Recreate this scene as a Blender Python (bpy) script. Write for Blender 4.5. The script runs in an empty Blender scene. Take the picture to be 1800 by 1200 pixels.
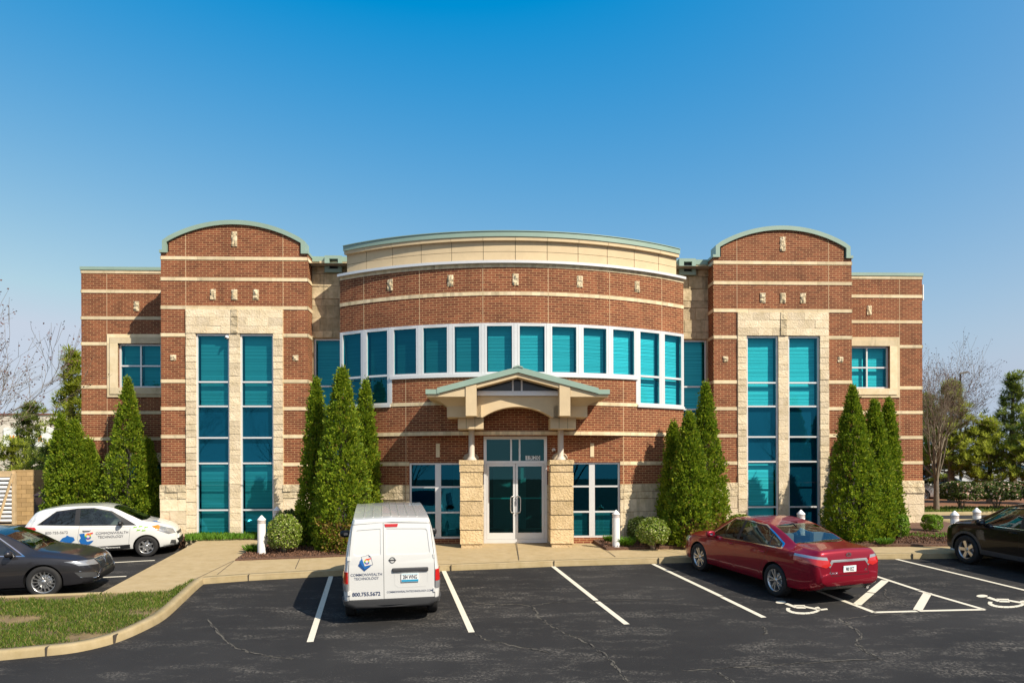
import bpy, bmesh, math, random
import numpy as np
from mathutils import Vector, Matrix
from mathutils.bvhtree import BVHTree
SC = bpy.context.scene
COL = SC.collection
rad = math.radians

# ---------------------------------------------------------------- camera
FPX, HOR, CXP, ROLL, HC = 1250.0, 818.0, 900.0, 0.0032, 2.17
cam = bpy.data.cameras.new('camera')
cam.sensor_fit = 'HORIZONTAL'; cam.sensor_width = 36.0; cam.lens = 25.0
cam.shift_y = (HOR-600.0)/1800.0
cam.clip_start = 0.1; cam.clip_end = 3000
cam_o = bpy.data.objects.new('camera', cam); COL.objects.link(cam_o)
_r = Vector((1, 0, -ROLL)).normalized(); _f = Vector((0, 1, 0)); _u = _r.cross(_f)
cam_o.matrix_world = Matrix(((_r.x, _u.x, -_f.x, 0), (_r.y, _u.y, -_f.y, 0), (_r.z, _u.z, -_f.z, HC), (0, 0, 0, 1)))
SC.camera = cam_o

# ---------------------------------------------------------------- light
SUN_AZ, SUN_EL = 48.9, 42.5          # degrees: azimuth to the right of straight behind the camera
sdir = Vector((math.sin(rad(SUN_AZ))*math.cos(rad(SUN_EL)), -math.cos(rad(SUN_AZ))*math.cos(rad(SUN_EL)), math.sin(rad(SUN_EL))))
sun = bpy.data.lights.new('sun', 'SUN'); sun.energy = 5.0; sun.angle = rad(0.5); sun.color = (1.0, 0.92, 0.78)
sun_o = bpy.data.objects.new('sun', sun); COL.objects.link(sun_o)
sun_o.rotation_euler = sdir.to_track_quat('Z', 'Y').to_euler()
sun_o.location = sdir*60
W = bpy.data.worlds.new('World'); SC.world = W; W.use_nodes = True
nt = W.node_tree; nt.nodes.clear()
sky = nt.nodes.new('ShaderNodeTexSky'); sky.sky_type = 'NISHITA'; sky.sun_disc = False
sky.sun_elevation = rad(SUN_EL); sky.sun_rotation = math.atan2(sdir.x, sdir.y)
sky.altitude = 200; sky.air_density = 1.0; sky.dust_density = 4.0; sky.ozone_density = 3.0
bg = nt.nodes.new('ShaderNodeBackground'); bg.inputs['Strength'].default_value = 0.15
wo = nt.nodes.new('ShaderNodeOutputWorld')
# the clear, deep blue of the photographed sky: a tone curve per colour on the sky texture's own light
sep = nt.nodes.new('ShaderNodeSeparateColor'); com = nt.nodes.new('ShaderNodeCombineColor'); nt.links.new(sky.outputs[0], sep.inputs[0])
# the milky band of the lowest few degrees carries on down to the horizon
tcw = nt.nodes.new('ShaderNodeTexCoord'); sx = nt.nodes.new('ShaderNodeSeparateXYZ'); cx = nt.nodes.new('ShaderNodeCombineXYZ'); mxw = nt.nodes.new('ShaderNodeMath'); mxw.operation = 'MAXIMUM'; mxw.inputs[1].default_value = 0.11
nt.links.new(tcw.outputs['Generated'], sx.inputs[0]); nt.links.new(sx.outputs[0], cx.inputs[0]); nt.links.new(sx.outputs[1], cx.inputs[1]); nt.links.new(sx.outputs[2], mxw.inputs[0]); nt.links.new(mxw.outputs[0], cx.inputs[2]); nt.links.new(cx.outputs[0], sky.inputs['Vector'])
for i, (gain, power, off, top) in enumerate(((1.40, 1.3, -1.20, 2.9), (0.93, 1.12, 0.0, 3.3), (2.46, 0.30, 0.0, 3.9))):
    p_ = nt.nodes.new('ShaderNodeMath'); p_.operation = 'POWER'; p_.inputs[1].default_value = power; nt.links.new(sep.outputs[i], p_.inputs[0])
    m_ = nt.nodes.new('ShaderNodeMath'); m_.operation = 'MULTIPLY_ADD'; m_.inputs[1].default_value = gain; m_.inputs[2].default_value = off; nt.links.new(p_.outputs[0], m_.inputs[0])
    c_ = nt.nodes.new('ShaderNodeMapRange'); c_.clamp = True; c_.inputs['From Max'].default_value = top; c_.inputs['To Max'].default_value = top; nt.links.new(m_.outputs[0], c_.inputs['Value'])
    nt.links.new(c_.outputs[0], com.inputs[i])
nt.links.new(com.outputs[0], bg.inputs[0])
nt.links.new(bg.outputs[0], wo.inputs[0])
SC.view_settings.view_transform = 'Standard'; SC.view_settings.look = 'None'
SC.view_settings.exposure = 0.40; SC.view_settings.gamma = 1.0
SC.render.engine = 'CYCLES'
SC.cycles.use_denoising = True
SC.cycles.max_bounces = 8; SC.cycles.transparent_max_bounces = 24
SC.cycles.caustics_reflective = False; SC.cycles.caustics_refractive = False

# ---------------------------------------------------------------- measured frames
TH = rad(2.26)
BO = np.array([0.0, 22.41, 0.0])
SLOPE = 0.052
def lot_z(y, dz=0.0): return -1.28 + SLOPE*min(y, 25.0) + dz
LOW = 0.19      # the bays left of the walk lie this much lower
def sstep(a, b, x):
    t = min(1, max(0, (x-a)/(b-a))); return t*t*(3-2*t)
def low_drop(x, y): return LOW*sstep(0.9, 0.0, x+8.76+0.144*(y-15.15))*sstep(12.5, 14.2, y)*sstep(23.6, 22.4, y)
def g(px, py, dz=0.0):
    """Where the sight line through a photo pixel meets the sloping car park."""
    dx = (px-CXP)/FPX; dy = -(py-HOR)/FPX
    d = np.array([dx+ROLL*dy, 1.0, dy-ROLL*dx])
    t = (-1.28+dz-HC)/(d[2]-SLOPE)
    return Vector((d[0]*t, t, HC+d[2]*t))
def at(px, py, Y):
    dx = (px-CXP)/FPX; dy = -(py-HOR)/FPX
    return Vector(((dx+ROLL*dy)*Y, Y, HC+(dy-ROLL*dx)*Y))

# ---------------------------------------------------------------- mesh helper
def fix_normals(bm):
    bmesh.ops.recalc_face_normals(bm, faces=bm.faces)
    if bm.calc_volume(signed=True) < 0: bmesh.ops.reverse_faces(bm, faces=bm.faces)
class MB:
    def __init__(s): s.v = []; s.f = []; s.m = []; s.uv = []; s.s = []
    def poly(s, pts, mi=0, uv=None, smooth=False):
        n = len(s.v); s.v.extend([tuple(p) for p in pts]); s.f.append(tuple(range(n, n+len(pts))))
        s.m.append(mi); s.uv.append(uv if uv else [(0, 0)]*len(pts)); s.s.append(smooth)
    def raw(s, verts, faces, mi=0, smooth=False):
        n = len(s.v); s.v.extend([tuple(p) for p in verts])
        for f in faces:
            s.f.append(tuple(i+n for i in f)); s.m.append(mi); s.uv.append([(0, 0)]*len(f)); s.s.append(smooth)
    def box(s, x0, x1, y0, y1, z0, z1, mi=0, T=None):
        v = [(x0, y0, z0), (x1, y0, z0), (x1, y1, z0), (x0, y1, z0), (x0, y0, z1), (x1, y0, z1), (x1, y1, z1), (x0, y1, z1)]
        if T: v = [T(*p) for p in v]
        s.raw(v, [(0, 3, 2, 1), (4, 5, 6, 7), (0, 1, 5, 4), (1, 2, 6, 5), (2, 3, 7, 6), (3, 0, 4, 7)], mi)
    def tube(s, pts, radii, n=8, mi=0, smooth=True, caps=True):
        pts = [Vector(p) for p in pts]; rings = []
        up = Vector((0, 0, 1)); prev = None
        for i, p in enumerate(pts):
            a = pts[min(i+1, len(pts)-1)]-pts[max(i-1, 0)]
            if a.length < 1e-9: a = Vector((0, 0, 1))
            a.normalize()
            if prev is None:
                x = a.cross(Vector((0, 0, 1))); x = x if x.length > 1e-3 else Vector((1, 0, 0))
            else:
                x = prev-a*prev.dot(a)
                if x.length < 1e-4: x = a.orthogonal()
            x.normalize(); y = a.cross(x); prev = x
            r = radii[i] if hasattr(radii, '__len__') else radii
            rings.append([p+(x*math.cos(2*math.pi*k/n)+y*math.sin(2*math.pi*k/n))*r for k in range(n)])
        vs = [q for rg in rings for q in rg]; fs = []
        for i in range(len(pts)-1):
            for k in range(n):
                a = i*n+k; b = i*n+(k+1) % n
                fs.append((a, b, b+n, a+n))
        s.raw(vs, fs, mi, smooth)
        if caps:
            s.poly(list(reversed(rings[0])), mi); s.poly(rings[-1], mi)
    def lathe(s, prof, c=(0, 0, 0), n=24, mi=0, smooth=True, axis='z', caps=True):
        vs = []; fs = []
        for r, h in prof:
            for k in range(n):
                a = 2*math.pi*k/n; q = (r*math.cos(a), r*math.sin(a), h)
                if axis == 'y': q = (q[0], h, q[1])
                vs.append((q[0]+c[0], q[1]+c[1], q[2]+c[2]))
        for i in range(len(prof)-1):
            for k in range(n):
                a = i*n+k; b = i*n+(k+1) % n
                fs.append((a, b, b+n, a+n) if axis == 'z' else (b, a, a+n, b+n))
        s.raw(vs, fs, mi, smooth)
        for idx, rev in (((0, True), (len(prof)-1, False)) if caps else ()):
            if prof[idx][0] > 1e-4:
                ring = vs[idx*n:(idx+1)*n]; s.poly(list(reversed(ring)) if rev else ring, mi)
    def build(s, name, mats, parent=None, loc=None, fix=False):
        me = bpy.data.meshes.new(name); me.from_pydata(s.v, [], s.f)
        mats = mats if isinstance(mats, (list, tuple)) else [mats]
        for m in mats: me.materials.append(m)
        me.polygons.foreach_set('material_index', s.m); me.polygons.foreach_set('use_smooth', s.s)
        uvl = me.uv_layers.new(name='UVMap')
        uvl.data.foreach_set('uv', [c for f in s.uv for p in f for c in p])
        if fix:
            bm = bmesh.new(); bm.from_mesh(me); bmesh.ops.remove_doubles(bm, verts=bm.verts, dist=1e-5)
            fix_normals(bm); bm.to_mesh(me); bm.free()
        me.update()
        o = bpy.data.objects.new(name, me); COL.objects.link(o)
        if parent: o.parent = parent
        if loc is not None: o.location = loc
        return o

def tag(o, label=None, cat=None, group=None, kind=None):
    if label: o['label'] = label
    if cat: o['category'] = cat
    if group: o['group'] = group
    if kind: o['kind'] = kind
    return o
def thing(name, label, cat, loc=(0, 0, 0), rot=(0, 0, 0), group=None):
    o = bpy.data.objects.new(name, None); COL.objects.link(o)
    o.location = loc; o.rotation_euler = rot; o.empty_display_size = 0.2
    return tag(o, label, cat, group)
def copy_tree(o, parent=None):
    c = o.copy(); COL.objects.link(c); c.parent = parent
    for ch in list(o.children): copy_tree(ch, c)
    return c

# ---------------------------------------------------------------- materials
def newmat(name):
    m = bpy.data.materials.new(name); m.use_nodes = True
    return m, m.node_tree, m.node_tree.nodes['Principled BSDF']
def N(nt, t, **kw):
    n = nt.nodes.new(t)
    for k, v in kw.items(): setattr(n, k, v)
    return n
def setin(n, **kw):
    for k, v in kw.items(): n.inputs[k.replace('_', ' ')].default_value = v
def plain(name, col, rough=0.5, metal=0.0, coat=0.0, spec=0.5, vary=0.0, scale=4.0, bump=0.0, bscale=60.0, coat_rough=0.03):
    m, t, b = newmat(name)
    b.inputs['Base Color'].default_value = (*col, 1); b.inputs['Roughness'].default_value = rough
    b.inputs['Metallic'].default_value = metal; b.inputs['Coat Weight'].default_value = coat
    b.inputs['Coat Roughness'].default_value = coat_rough; b.inputs['Specular IOR Level'].default_value = spec
    if vary or bump: tc = N(t, 'ShaderNodeTexCoord')
    if vary:
        n = N(t, 'ShaderNodeTexNoise'); n.inputs['Scale'].default_value = scale; n.inputs['Detail'].default_value = 6; n.inputs['Roughness'].default_value = 0.65
        t.links.new(tc.outputs['Object'], n.inputs['Vector'])
        r = N(t, 'ShaderNodeValToRGB'); r.color_ramp.elements[0].position = 0.3; r.color_ramp.elements[1].position = 0.7
        r.color_ramp.elements[0].color = (*[c*(1-vary) for c in col], 1); r.color_ramp.elements[1].color = (*[min(1, c*(1+vary)) for c in col], 1)
        t.links.new(n.outputs['Fac'], r.inputs['Fac']); t.links.new(r.outputs[0], b.inputs['Base Color'])
    if bump:
        n2 = N(t, 'ShaderNodeTexNoise'); n2.inputs['Scale'].default_value = bscale; n2.inputs['Detail'].default_value = 5
        t.links.new(tc.outputs['Object'], n2.inputs['Vector'])
        bp = N(t, 'ShaderNodeBump'); bp.inputs['Strength'].default_value = bump; bp.inputs['Distance'].default_value = 0.01
        t.links.new(n2.outputs['Fac'], bp.inputs['Height']); t.links.new(bp.outputs[0], b.inputs['Normal'])
    return m

def brick_mat():
    m, t, b = newmat('red_brick')
    uv = N(t, 'ShaderNodeUVMap'); uv.uv_map = 'UVMap'
    br = N(t, 'ShaderNodeTexBrick'); br.offset = 0.5
    setin(br, Scale=1.0, Mortar_Size=0.0060, Mortar_Smooth=0.15, Bias=-0.1, Brick_Width=0.215, Row_Height=0.0677)
    br.inputs['Color1'].default_value = (0.160, 0.044, 0.022, 1); br.inputs['Color2'].default_value = (0.280, 0.086, 0.040, 1)
    br.inputs['Mortar'].default_value = (0.57, 0.355, 0.165, 1)
    t.links.new(uv.outputs[0], br.inputs['Vector'])
    n = N(t, 'ShaderNodeTexNoise'); setin(n, Scale=0.9, Detail=5, Roughness=0.6); t.links.new(uv.outputs[0], n.inputs['Vector'])
    mr = N(t, 'ShaderNodeMapRange'); setin(mr, From_Min=0.3, From_Max=0.7, To_Min=0.82, To_Max=1.12); t.links.new(n.outputs['Fac'], mr.inputs['Value'])
    mx = N(t, 'ShaderNodeMix', data_type='RGBA', blend_type='MULTIPLY'); mx.inputs['Factor'].default_value = 1
    mp = N(t, 'ShaderNodeMapping'); mp.inputs['Scale'].default_value = (2.2, 0.28, 1); t.links.new(uv.outputs[0], mp.inputs['Vector'])
    ns = N(t, 'ShaderNodeTexNoise'); setin(ns, Scale=1.5, Detail=6, Roughness=0.7); t.links.new(mp.outputs[0], ns.inputs['Vector'])
    ms = N(t, 'ShaderNodeMapRange'); setin(ms, From_Min=0.52, From_Max=0.74, To_Min=1.0, To_Max=0.66); t.links.new(ns.outputs['Fac'], ms.inputs['Value'])
    mm_ = N(t, 'ShaderNodeMath', operation='MULTIPLY'); t.links.new(mr.outputs[0], mm_.inputs[0]); t.links.new(ms.outputs[0], mm_.inputs[1])
    t.links.new(br.outputs['Color'], mx.inputs['A']); t.links.new(mm_.outputs[0], mx.inputs['B']); t.links.new(mx.outputs['Result'], b.inputs['Base Color'])
    bp = N(t, 'ShaderNodeBump'); bp.invert = True; setin(bp, Strength=0.6, Distance=0.006); t.links.new(br.outputs['Fac'], bp.inputs['Height'])
    t.links.new(bp.outputs[0], b.inputs['Normal']); b.inputs['Roughness'].default_value = 0.85; b.inputs['Specular IOR Level'].default_value = 0.3
    return m

def stone_mat(name, col, var=0.25, stain=0.35, bump=0.8, bscale=16, dist=0.03):
    m, t, b = newmat(name)
    tc = N(t, 'ShaderNodeTexCoord'); geo = N(t, 'ShaderNodeNewGeometry')
    n = N(t, 'ShaderNodeTexNoise'); setin(n, Scale=3.5, Detail=8, Roughness=0.7); t.links.new(tc.outputs['Object'], n.inputs['Vector'])
    r = N(t, 'ShaderNodeValToRGB'); e = r.color_ramp.elements
    e[0].position = 0.32; e[0].color = (*[c*(1-var) for c in (col[0], col[1]*0.97, col[2]*0.85)], 1)
    e[1].position = 0.68; e[1].color = (*[min(1, c*(1+var*0.6)) for c in col], 1)
    t.links.new(n.outputs['Fac'], r.inputs['Fac'])
    hs = N(t, 'ShaderNodeHueSaturation')
    mr = N(t, 'ShaderNodeMapRange'); setin(mr, To_Min=0.84, To_Max=1.14); t.links.new(geo.outputs['Random Per Island'], mr.inputs['Value'])
    t.links.new(mr.outputs[0], hs.inputs['Value']); t.links.new(r.outputs[0], hs.inputs['Color'])
    # weather staining: dark runs stretched downwards
    mp = N(t, 'ShaderNodeMapping'); mp.inputs['Scale'].default_value = (2.6, 2.6, 0.45); t.links.new(tc.outputs['Object'], mp.inputs['Vector'])
    n3 = N(t, 'ShaderNodeTexNoise'); setin(n3, Scale=1.6, Detail=6, Roughness=0.65); t.links.new(mp.outputs[0], n3.inputs['Vector'])
    m3 = N(t, 'ShaderNodeMapRange'); setin(m3, From_Min=0.56, From_Max=0.75, To_Min=0.0, To_Max=stain); t.links.new(n3.outputs['Fac'], m3.inputs['Value'])
    mx = N(t, 'ShaderNodeMix', data_type='RGBA', blend_type='MIX'); t.links.new(m3.outputs[0], mx.inputs['Factor'])
    t.links.new(hs.outputs[0], mx.inputs['A']); mx.inputs['B'].default_value = (0.10, 0.085, 0.06, 1)
    t.links.new(mx.outputs['Result'], b.inputs['Base Color'])
    n2 = N(t, 'ShaderNodeTexNoise'); setin(n2, Scale=bscale, Detail=6, Roughness=0.6); t.links.new(tc.outputs['Object'], n2.inputs['Vector'])
    bp = N(t, 'ShaderNodeBump'); setin(bp, Strength=bump, Distance=dist); t.links.new(n2.outputs['Fac'], bp.inputs['Height'])
    t.links.new(bp.outputs[0], b.inputs['Normal']); b.inputs['Roughness'].default_value = 0.9; b.inputs['Specular IOR Level'].default_value = 0.2
    return m

def glass_mat(name, tint, f0=0.12, rough=0.0, gtint=(0.85, 0.97, 1.0)):
    m, t, b = newmat(name); t.nodes.remove(b); out = t.nodes['Material Output']
    tr = N(t, 'ShaderNodeBsdfTransparent'); tr.inputs[0].default_value = (*tint, 1)
    gl = N(t, 'ShaderNodeBsdfGlossy'); gl.inputs['Roughness'].default_value = rough; gl.inputs['Color'].default_value = (*gtint, 1)
    lw = N(t, 'ShaderNodeLayerWeight'); lw.inputs['Blend'].default_value = 0.5
    pw = N(t, 'ShaderNodeMath', operation='POWER'); pw.inputs[1].default_value = 4.0; t.links.new(lw.outputs['Facing'], pw.inputs[0])
    mr = N(t, 'ShaderNodeMapRange'); setin(mr, From_Min=0, From_Max=1, To_Min=f0, To_Max=0.9); t.links.new(pw.outputs[0], mr.inputs['Value'])
    mx = N(t, 'ShaderNodeMixShader'); t.links.new(mr.outputs[0], mx.inputs[0]); t.links.new(tr.outputs[0], mx.inputs[1]); t.links.new(gl.outputs[0], mx.inputs[2])
    t.links.new(mx.outputs[0], out.inputs[0])
    return m

def leaf_mat(name, c1, c2, c3=None, trans=0.35, rough=0.6):
    m, t, b = newmat(name); out = t.nodes['Material Output']
    geo = N(t, 'ShaderNodeNewGeometry'); r = N(t, 'ShaderNodeValToRGB'); e = r.color_ramp.elements
    e[0].color = (*c1, 1); e[1].color = (*c2, 1); e[1].position = 0.8
    if c3: x = e.new(0.96); x.color = (*c3, 1)
    t.links.new(geo.outputs['Random Per Island'], r.inputs['Fac']); t.links.new(r.outputs[0], b.inputs['Base Color'])
    b.inputs['Roughness'].default_value = rough; b.inputs['Specular IOR Level'].default_value = 0.25
    tl = N(t, 'ShaderNodeBsdfTranslucent'); t.links.new(r.outputs[0], tl.inputs[0])
    mx = N(t, 'ShaderNodeMixShader'); mx.inputs[0].default_value = trans
    t.links.new(b.outputs[0], mx.inputs[1]); t.links.new(tl.outputs[0], mx.inputs[2]); t.links.new(mx.outputs[0], out.inputs[0])
    return m

def asphalt_mat():
    m, t, b = newmat('asphalt'); tc = N(t, 'ShaderNodeTexCoord')
    n1 = N(t, 'ShaderNodeTexNoise'); setin(n1, Scale=0.35, Detail=6, Roughness=0.6); t.links.new(tc.outputs['Object'], n1.inputs['Vector'])
    r1 = N(t, 'ShaderNodeValToRGB'); e = r1.color_ramp.elements; e[0].position = 0.3; e[0].color = (0.015, 0.0142, 0.0145, 1); e[1].position = 0.75; e[1].color = (0.031, 0.029, 0.028, 1)
    t.links.new(n1.outputs['Fac'], r1.inputs['Fac'])
    # pale scuffs worn through the sealer, drawn out across the bays
    mp = N(t, 'ShaderNodeMapping'); mp.inputs['Scale'].default_value = (0.9, 2.2, 1.0); mp.inputs['Rotation'].default_value = (0, 0, rad(9)); t.links.new(tc.outputs['Object'], mp.inputs['Vector'])
    n2 = N(t, 'ShaderNodeTexNoise'); setin(n2, Scale=0.9, Detail=9, Roughness=0.72); t.links.new(mp.outputs[0], n2.inputs['Vector'])
    n3 = N(t, 'ShaderNodeTexNoise'); setin(n3, Scale=22.0, Detail=5, Roughness=0.75); t.links.new(tc.outputs['Object'], n3.inputs['Vector'])
    m2 = N(t, 'ShaderNodeMapRange'); setin(m2, From_Min=0.50, From_Max=0.72); t.links.new(n2.outputs['Fac'], m2.inputs['Value'])
    m3 = N(t, 'ShaderNodeMapRange'); setin(m3, From_Min=0.47, From_Max=0.60); t.links.new(n3.outputs['Fac'], m3.inputs['Value'])
    mu = N(t, 'ShaderNodeMath', operation='MULTIPLY'); t.links.new(m2.outputs[0], mu.inputs[0]); t.links.new(m3.outputs[0], mu.inputs[1])
    mx = N(t, 'ShaderNodeMix', data_type='RGBA', blend_type='MIX'); t.links.new(mu.outputs[0], mx.inputs['Factor']); t.links.new(r1.outputs[0], mx.inputs['A']); mx.inputs['B'].default_value = (0.19, 0.17, 0.145, 1)
    # bare stone chips
    v = N(t, 'ShaderNodeTexVoronoi'); v.inputs['Scale'].default_value = 34; t.links.new(tc.outputs['Object'], v.inputs['Vector'])
    m4 = N(t, 'ShaderNodeMapRange'); setin(m4, From_Min=0.0, From_Max=0.22, To_Min=0.8, To_Max=0.0); t.links.new(v.outputs['Distance'], m4.inputs['Value'])
    wn = N(t, 'ShaderNodeTexNoise'); setin(wn, Scale=3.0, Detail=3); t.links.new(tc.outputs['Object'], wn.inputs['Vector'])
    m5 = N(t, 'ShaderNodeMapRange'); setin(m5, From_Min=0.5, From_Max=0.7); t.links.new(wn.outputs['Fac'], m5.inputs['Value'])
    mu2 = N(t, 'ShaderNodeMath', operation='MULTIPLY'); t.links.new(m4.outputs[0], mu2.inputs[0]); t.links.new(m5.outputs[0], mu2.inputs[1])
    mx2 = N(t, 'ShaderNodeMix', data_type='RGBA', blend_type='MIX'); t.links.new(mu2.outputs[0], mx2.inputs['Factor']); t.links.new(mx.outputs['Result'], mx2.inputs['A']); mx2.inputs['B'].default_value = (0.24, 0.22, 0.19, 1)
    t.links.new(mx2.outputs['Result'], b.inputs['Base Color'])
    bp = N(t, 'ShaderNodeBump'); setin(bp, Strength=0.5, Distance=0.008); n4 = N(t, 'ShaderNodeTexNoise'); setin(n4, Scale=70, Detail=4); t.links.new(tc.outputs['Object'], n4.inputs['Vector'])
    t.links.new(n4.outputs['Fac'], bp.inputs['Height']); t.links.new(bp.outputs[0], b.inputs['Normal'])
    b.inputs['Roughness'].default_value = 0.88; b.inputs['Specular IOR Level'].default_value = 0.25
    return m

def worn_paint_mat(name, col):
    m, t, b = newmat(name); tc = N(t, 'ShaderNodeTexCoord')
    n = N(t, 'ShaderNodeTexNoise'); setin(n, Scale=26, Detail=7, Roughness=0.7); t.links.new(tc.outputs['Object'], n.inputs['Vector'])
    r = N(t, 'ShaderNodeValToRGB'); e = r.color_ramp.elements; e[0].position = 0.30; e[0].color = (0.12, 0.11, 0.10, 1); e[1].position = 0.42; e[1].color = (*col, 1)
    t.links.new(n.outputs['Fac'], r.inputs['Fac']); t.links.new(r.outputs[0], b.inputs['Base Color']); b.inputs['Roughness'].default_value = 0.8
    return m

BRICK = brick_mat()
BAND = stone_mat('limestone_band', (0.72, 0.59, 0.40), 0.14, 0.45, 0.25, 40, 0.006)
STONE = stone_mat('split_face_stone', (0.74, 0.61, 0.44), 0.18, 0.12, 0.9, 20, 0.03)
PIERST = stone_mat('tan_pier_stone', (0.62, 0.46, 0.27), 0.2, 0.12, 1.0, 18, 0.035)
ROUGH = stone_mat('rough_split_stone', (0.66, 0.54, 0.37), 0.28, 0.40, 1.0, 9, 0.07)
GREYSTONE = stone_mat('weathered_stone', (0.56, 0.45, 0.29), 0.34, 0.8, 0.8, 14, 0.02)
JOINT = plain('dark_joint', (0.07, 0.055, 0.04), 0.95)
MORTAR = plain('light_joint', (0.62, 0.44, 0.26), 0.9)
COPING = plain('green_metal_coping', (0.27, 0.37, 0.30), 0.45, 0.0, spec=0.5, vary=0.06, scale=1.5)
STUCCO = plain('tan_stucco', (0.62, 0.475, 0.29), 0.9, vary=0.07, scale=2.5, bump=0.25, bscale=90)
ALU = plain('silver_aluminium', (0.72, 0.71, 0.70), 0.38, 0.25, spec=0.5, vary=0.03)
WHITEM = plain('white_painted_metal', (0.82, 0.80, 0.78), 0.4, vary=0.03)
GLASS = glass_mat('teal_window_glass', (0.22, 0.80, 0.87), 0.15, 0.0, (0.05, 0.44, 0.62))
DGLASS = glass_mat('dark_door_glass', (0.16, 0.44, 0.42), 0.12, 0.0, (0.22, 0.55, 0.55))
DARKIN = plain('dark_interior', (0.03, 0.035, 0.04), 0.9)
SPANDREL = plain('spandrel_panel', (0.025, 0.045, 0.085), 0.6)
ROOFM = plain('roof_membrane', (0.35, 0.34, 0.32), 0.9)
BLACK = plain('black_trim', (0.012, 0.012, 0.013), 0.45)
RUBBER = plain('tyre_rubber', (0.016, 0.015, 0.015), 0.8, bump=0.2, bscale=40)
CHROME = plain('chrome', (0.75, 0.75, 0.76), 0.12, 1.0)
STEEL = plain('brushed_steel', (0.66, 0.65, 0.63), 0.35, 0.9)
ASPH = asphalt_mat()
CONC = stone_mat('concrete_paving', (0.40, 0.305, 0.178), 0.12, 0.28, 0.25, 45, 0.006)
CURB = stone_mat('concrete_curb', (0.37, 0.29, 0.17), 0.14, 0.22, 0.35, 30, 0.008)
MULCH = plain('bark_mulch', (0.115, 0.058, 0.034), 0.95, vary=0.6, scale=26, bump=1.0, bscale=34)
LINE = worn_paint_mat('worn_white_paint', (0.66, 0.60, 0.48))
BARK = plain('bark', (0.17, 0.13, 0.092), 0.9, vary=0.35, scale=9, bump=0.6, bscale=40)
TWIG = plain('twig_bark', (0.20, 0.155, 0.105), 0.85, vary=0.25, scale=3)
L_ARB = leaf_mat('arborvitae_leaf', (0.09, 0.17, 0.012), (0.27, 0.35, 0.02), (0.37, 0.40, 0.03), 0.42)
L_ARB_DRY = leaf_mat('dry_arborvitae_leaf', (0.22, 0.13, 0.03), (0.30, 0.20, 0.06), None, 0.3)
L_BOX = leaf_mat('boxwood_leaf', (0.10, 0.20, 0.015), (0.22, 0.36, 0.025), None, 0.25, 0.45)
L_EUO = leaf_mat('variegated_leaf', (0.10, 0.17, 0.018), (0.27, 0.34, 0.04), (0.62, 0.60, 0.30), 0.25, 0.4)
L_PINE = leaf_mat('pine_needle', (0.15, 0.20, 0.035), (0.31, 0.36, 0.08), None, 0.3)
L_PINE2 = leaf_mat('yellow_green_needle', (0.24, 0.29, 0.035), (0.48, 0.51, 0.075), None, 0.5)
L_SHRUB = leaf_mat('shrub_leaf', (0.045, 0.075, 0.015), (0.11, 0.15, 0.03), None, 0.3)
L_GRASS = leaf_mat('grass_blade', (0.05, 0.10, 0.010), (0.14, 0.205, 0.02), (0.33, 0.27, 0.09), 0.35)
L_LILY = leaf_mat('daylily_leaf', (0.075, 0.17, 0.012), (0.15, 0.29, 0.025), None, 0.35)
PETAL = leaf_mat('pink_petal', (0.70, 0.36, 0.24), (0.80, 0.66, 0.55), None, 0.3)
# ================================================================ ground and paving (structure)
def struct(o): o['kind'] = 'structure'; return o
mb = MB()
xs = [-900, -120, -60, -30, -20, -15]+[-13+0.25*i for i in range(33)]+[-2, 15, 30, 60, 120, 900]
ys = [-300, -60, -30, -10, 0, 6]+[10+0.5*i for i in range(35)]+[40, 80, 200, 1200]
def gz(y): return -1.28+SLOPE*max(-60, min(y, 25.0))
vid = {}
for j, y in enumerate(ys):
    for i, x in enumerate(xs): mb.v.append((x, y, gz(y)-low_drop(x, y)))
nx = len(xs)
for j in range(len(ys)-1):
    for i in range(nx-1):
        mb.f.append((j*nx+i, j*nx+i+1, (j+1)*nx+i+1, (j+1)*nx+i)); mb.m.append(0); mb.uv.append([(0, 0)]*4); mb.s.append(False)
struct(mb.build('asphalt_ground', ASPH))

def slab(name, poly, h0, h1, mat, side=None, smooth=False):
    """Flat sheet following the car park slope, with sides. poly: (x, y) counter-clockwise."""
    bm = bmesh.new()
    top = [bm.verts.new((p[0], p[1], lot_z(p[1], h1))) for p in poly]
    f = bm.faces.new(top)
    if f.normal.z < 0: f.normal_flip()
    r = bmesh.ops.extrude_face_region(bm, geom=[f])
    for v in [e for e in r['geom'] if isinstance(e, bmesh.types.BMVert)]: v.co.z += 0
    newf = [e for e in r['geom'] if isinstance(e, bmesh.types.BMFace)][0]
    olds = [v for v in bm.verts if v not in set(newf.verts)]
    for v in olds: v.co.z = lot_z(v.co.y, h0)
    bmesh.ops.recalc_face_normals(bm, faces=bm.faces)
    bmesh.ops.triangulate(bm, faces=[fc for fc in bm.faces if len(fc.verts) > 4])
    me = bpy.data.meshes.new(name); bm.to_mesh(me); bm.free(); me.materials.append(mat)
    o = bpy.data.objects.new(name, me); COL.objects.link(o)
    return o
def G2(px, py, dz=0.0): p = g(px, py, dz); return (p.x, p.y)

front = [G2(*p) for p in ((357, 1026), (437, 1020), (547, 1014), (660, 1008.5), (780, 1003), (880, 999), (972, 995), (1080, 992), (1180, 989), (1350, 985.3), (1525, 982.5), (1690, 981))] + [(16.5, 18.95), (26, 19.5)]
lotedge = [(-12.7, 40.0), (-10.9, 27.0), G2(343, 953, 0.13), G2(178, 1041, 0.13)]
walk = front + [(26, 21.0), (15.2, 21.0), (15.2, 40.0)] + lotedge + [G2(298, 1038.5, 0.13)]
struct(slab('sidewalk', walk, -0.75, 0.126, CONC))
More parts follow.
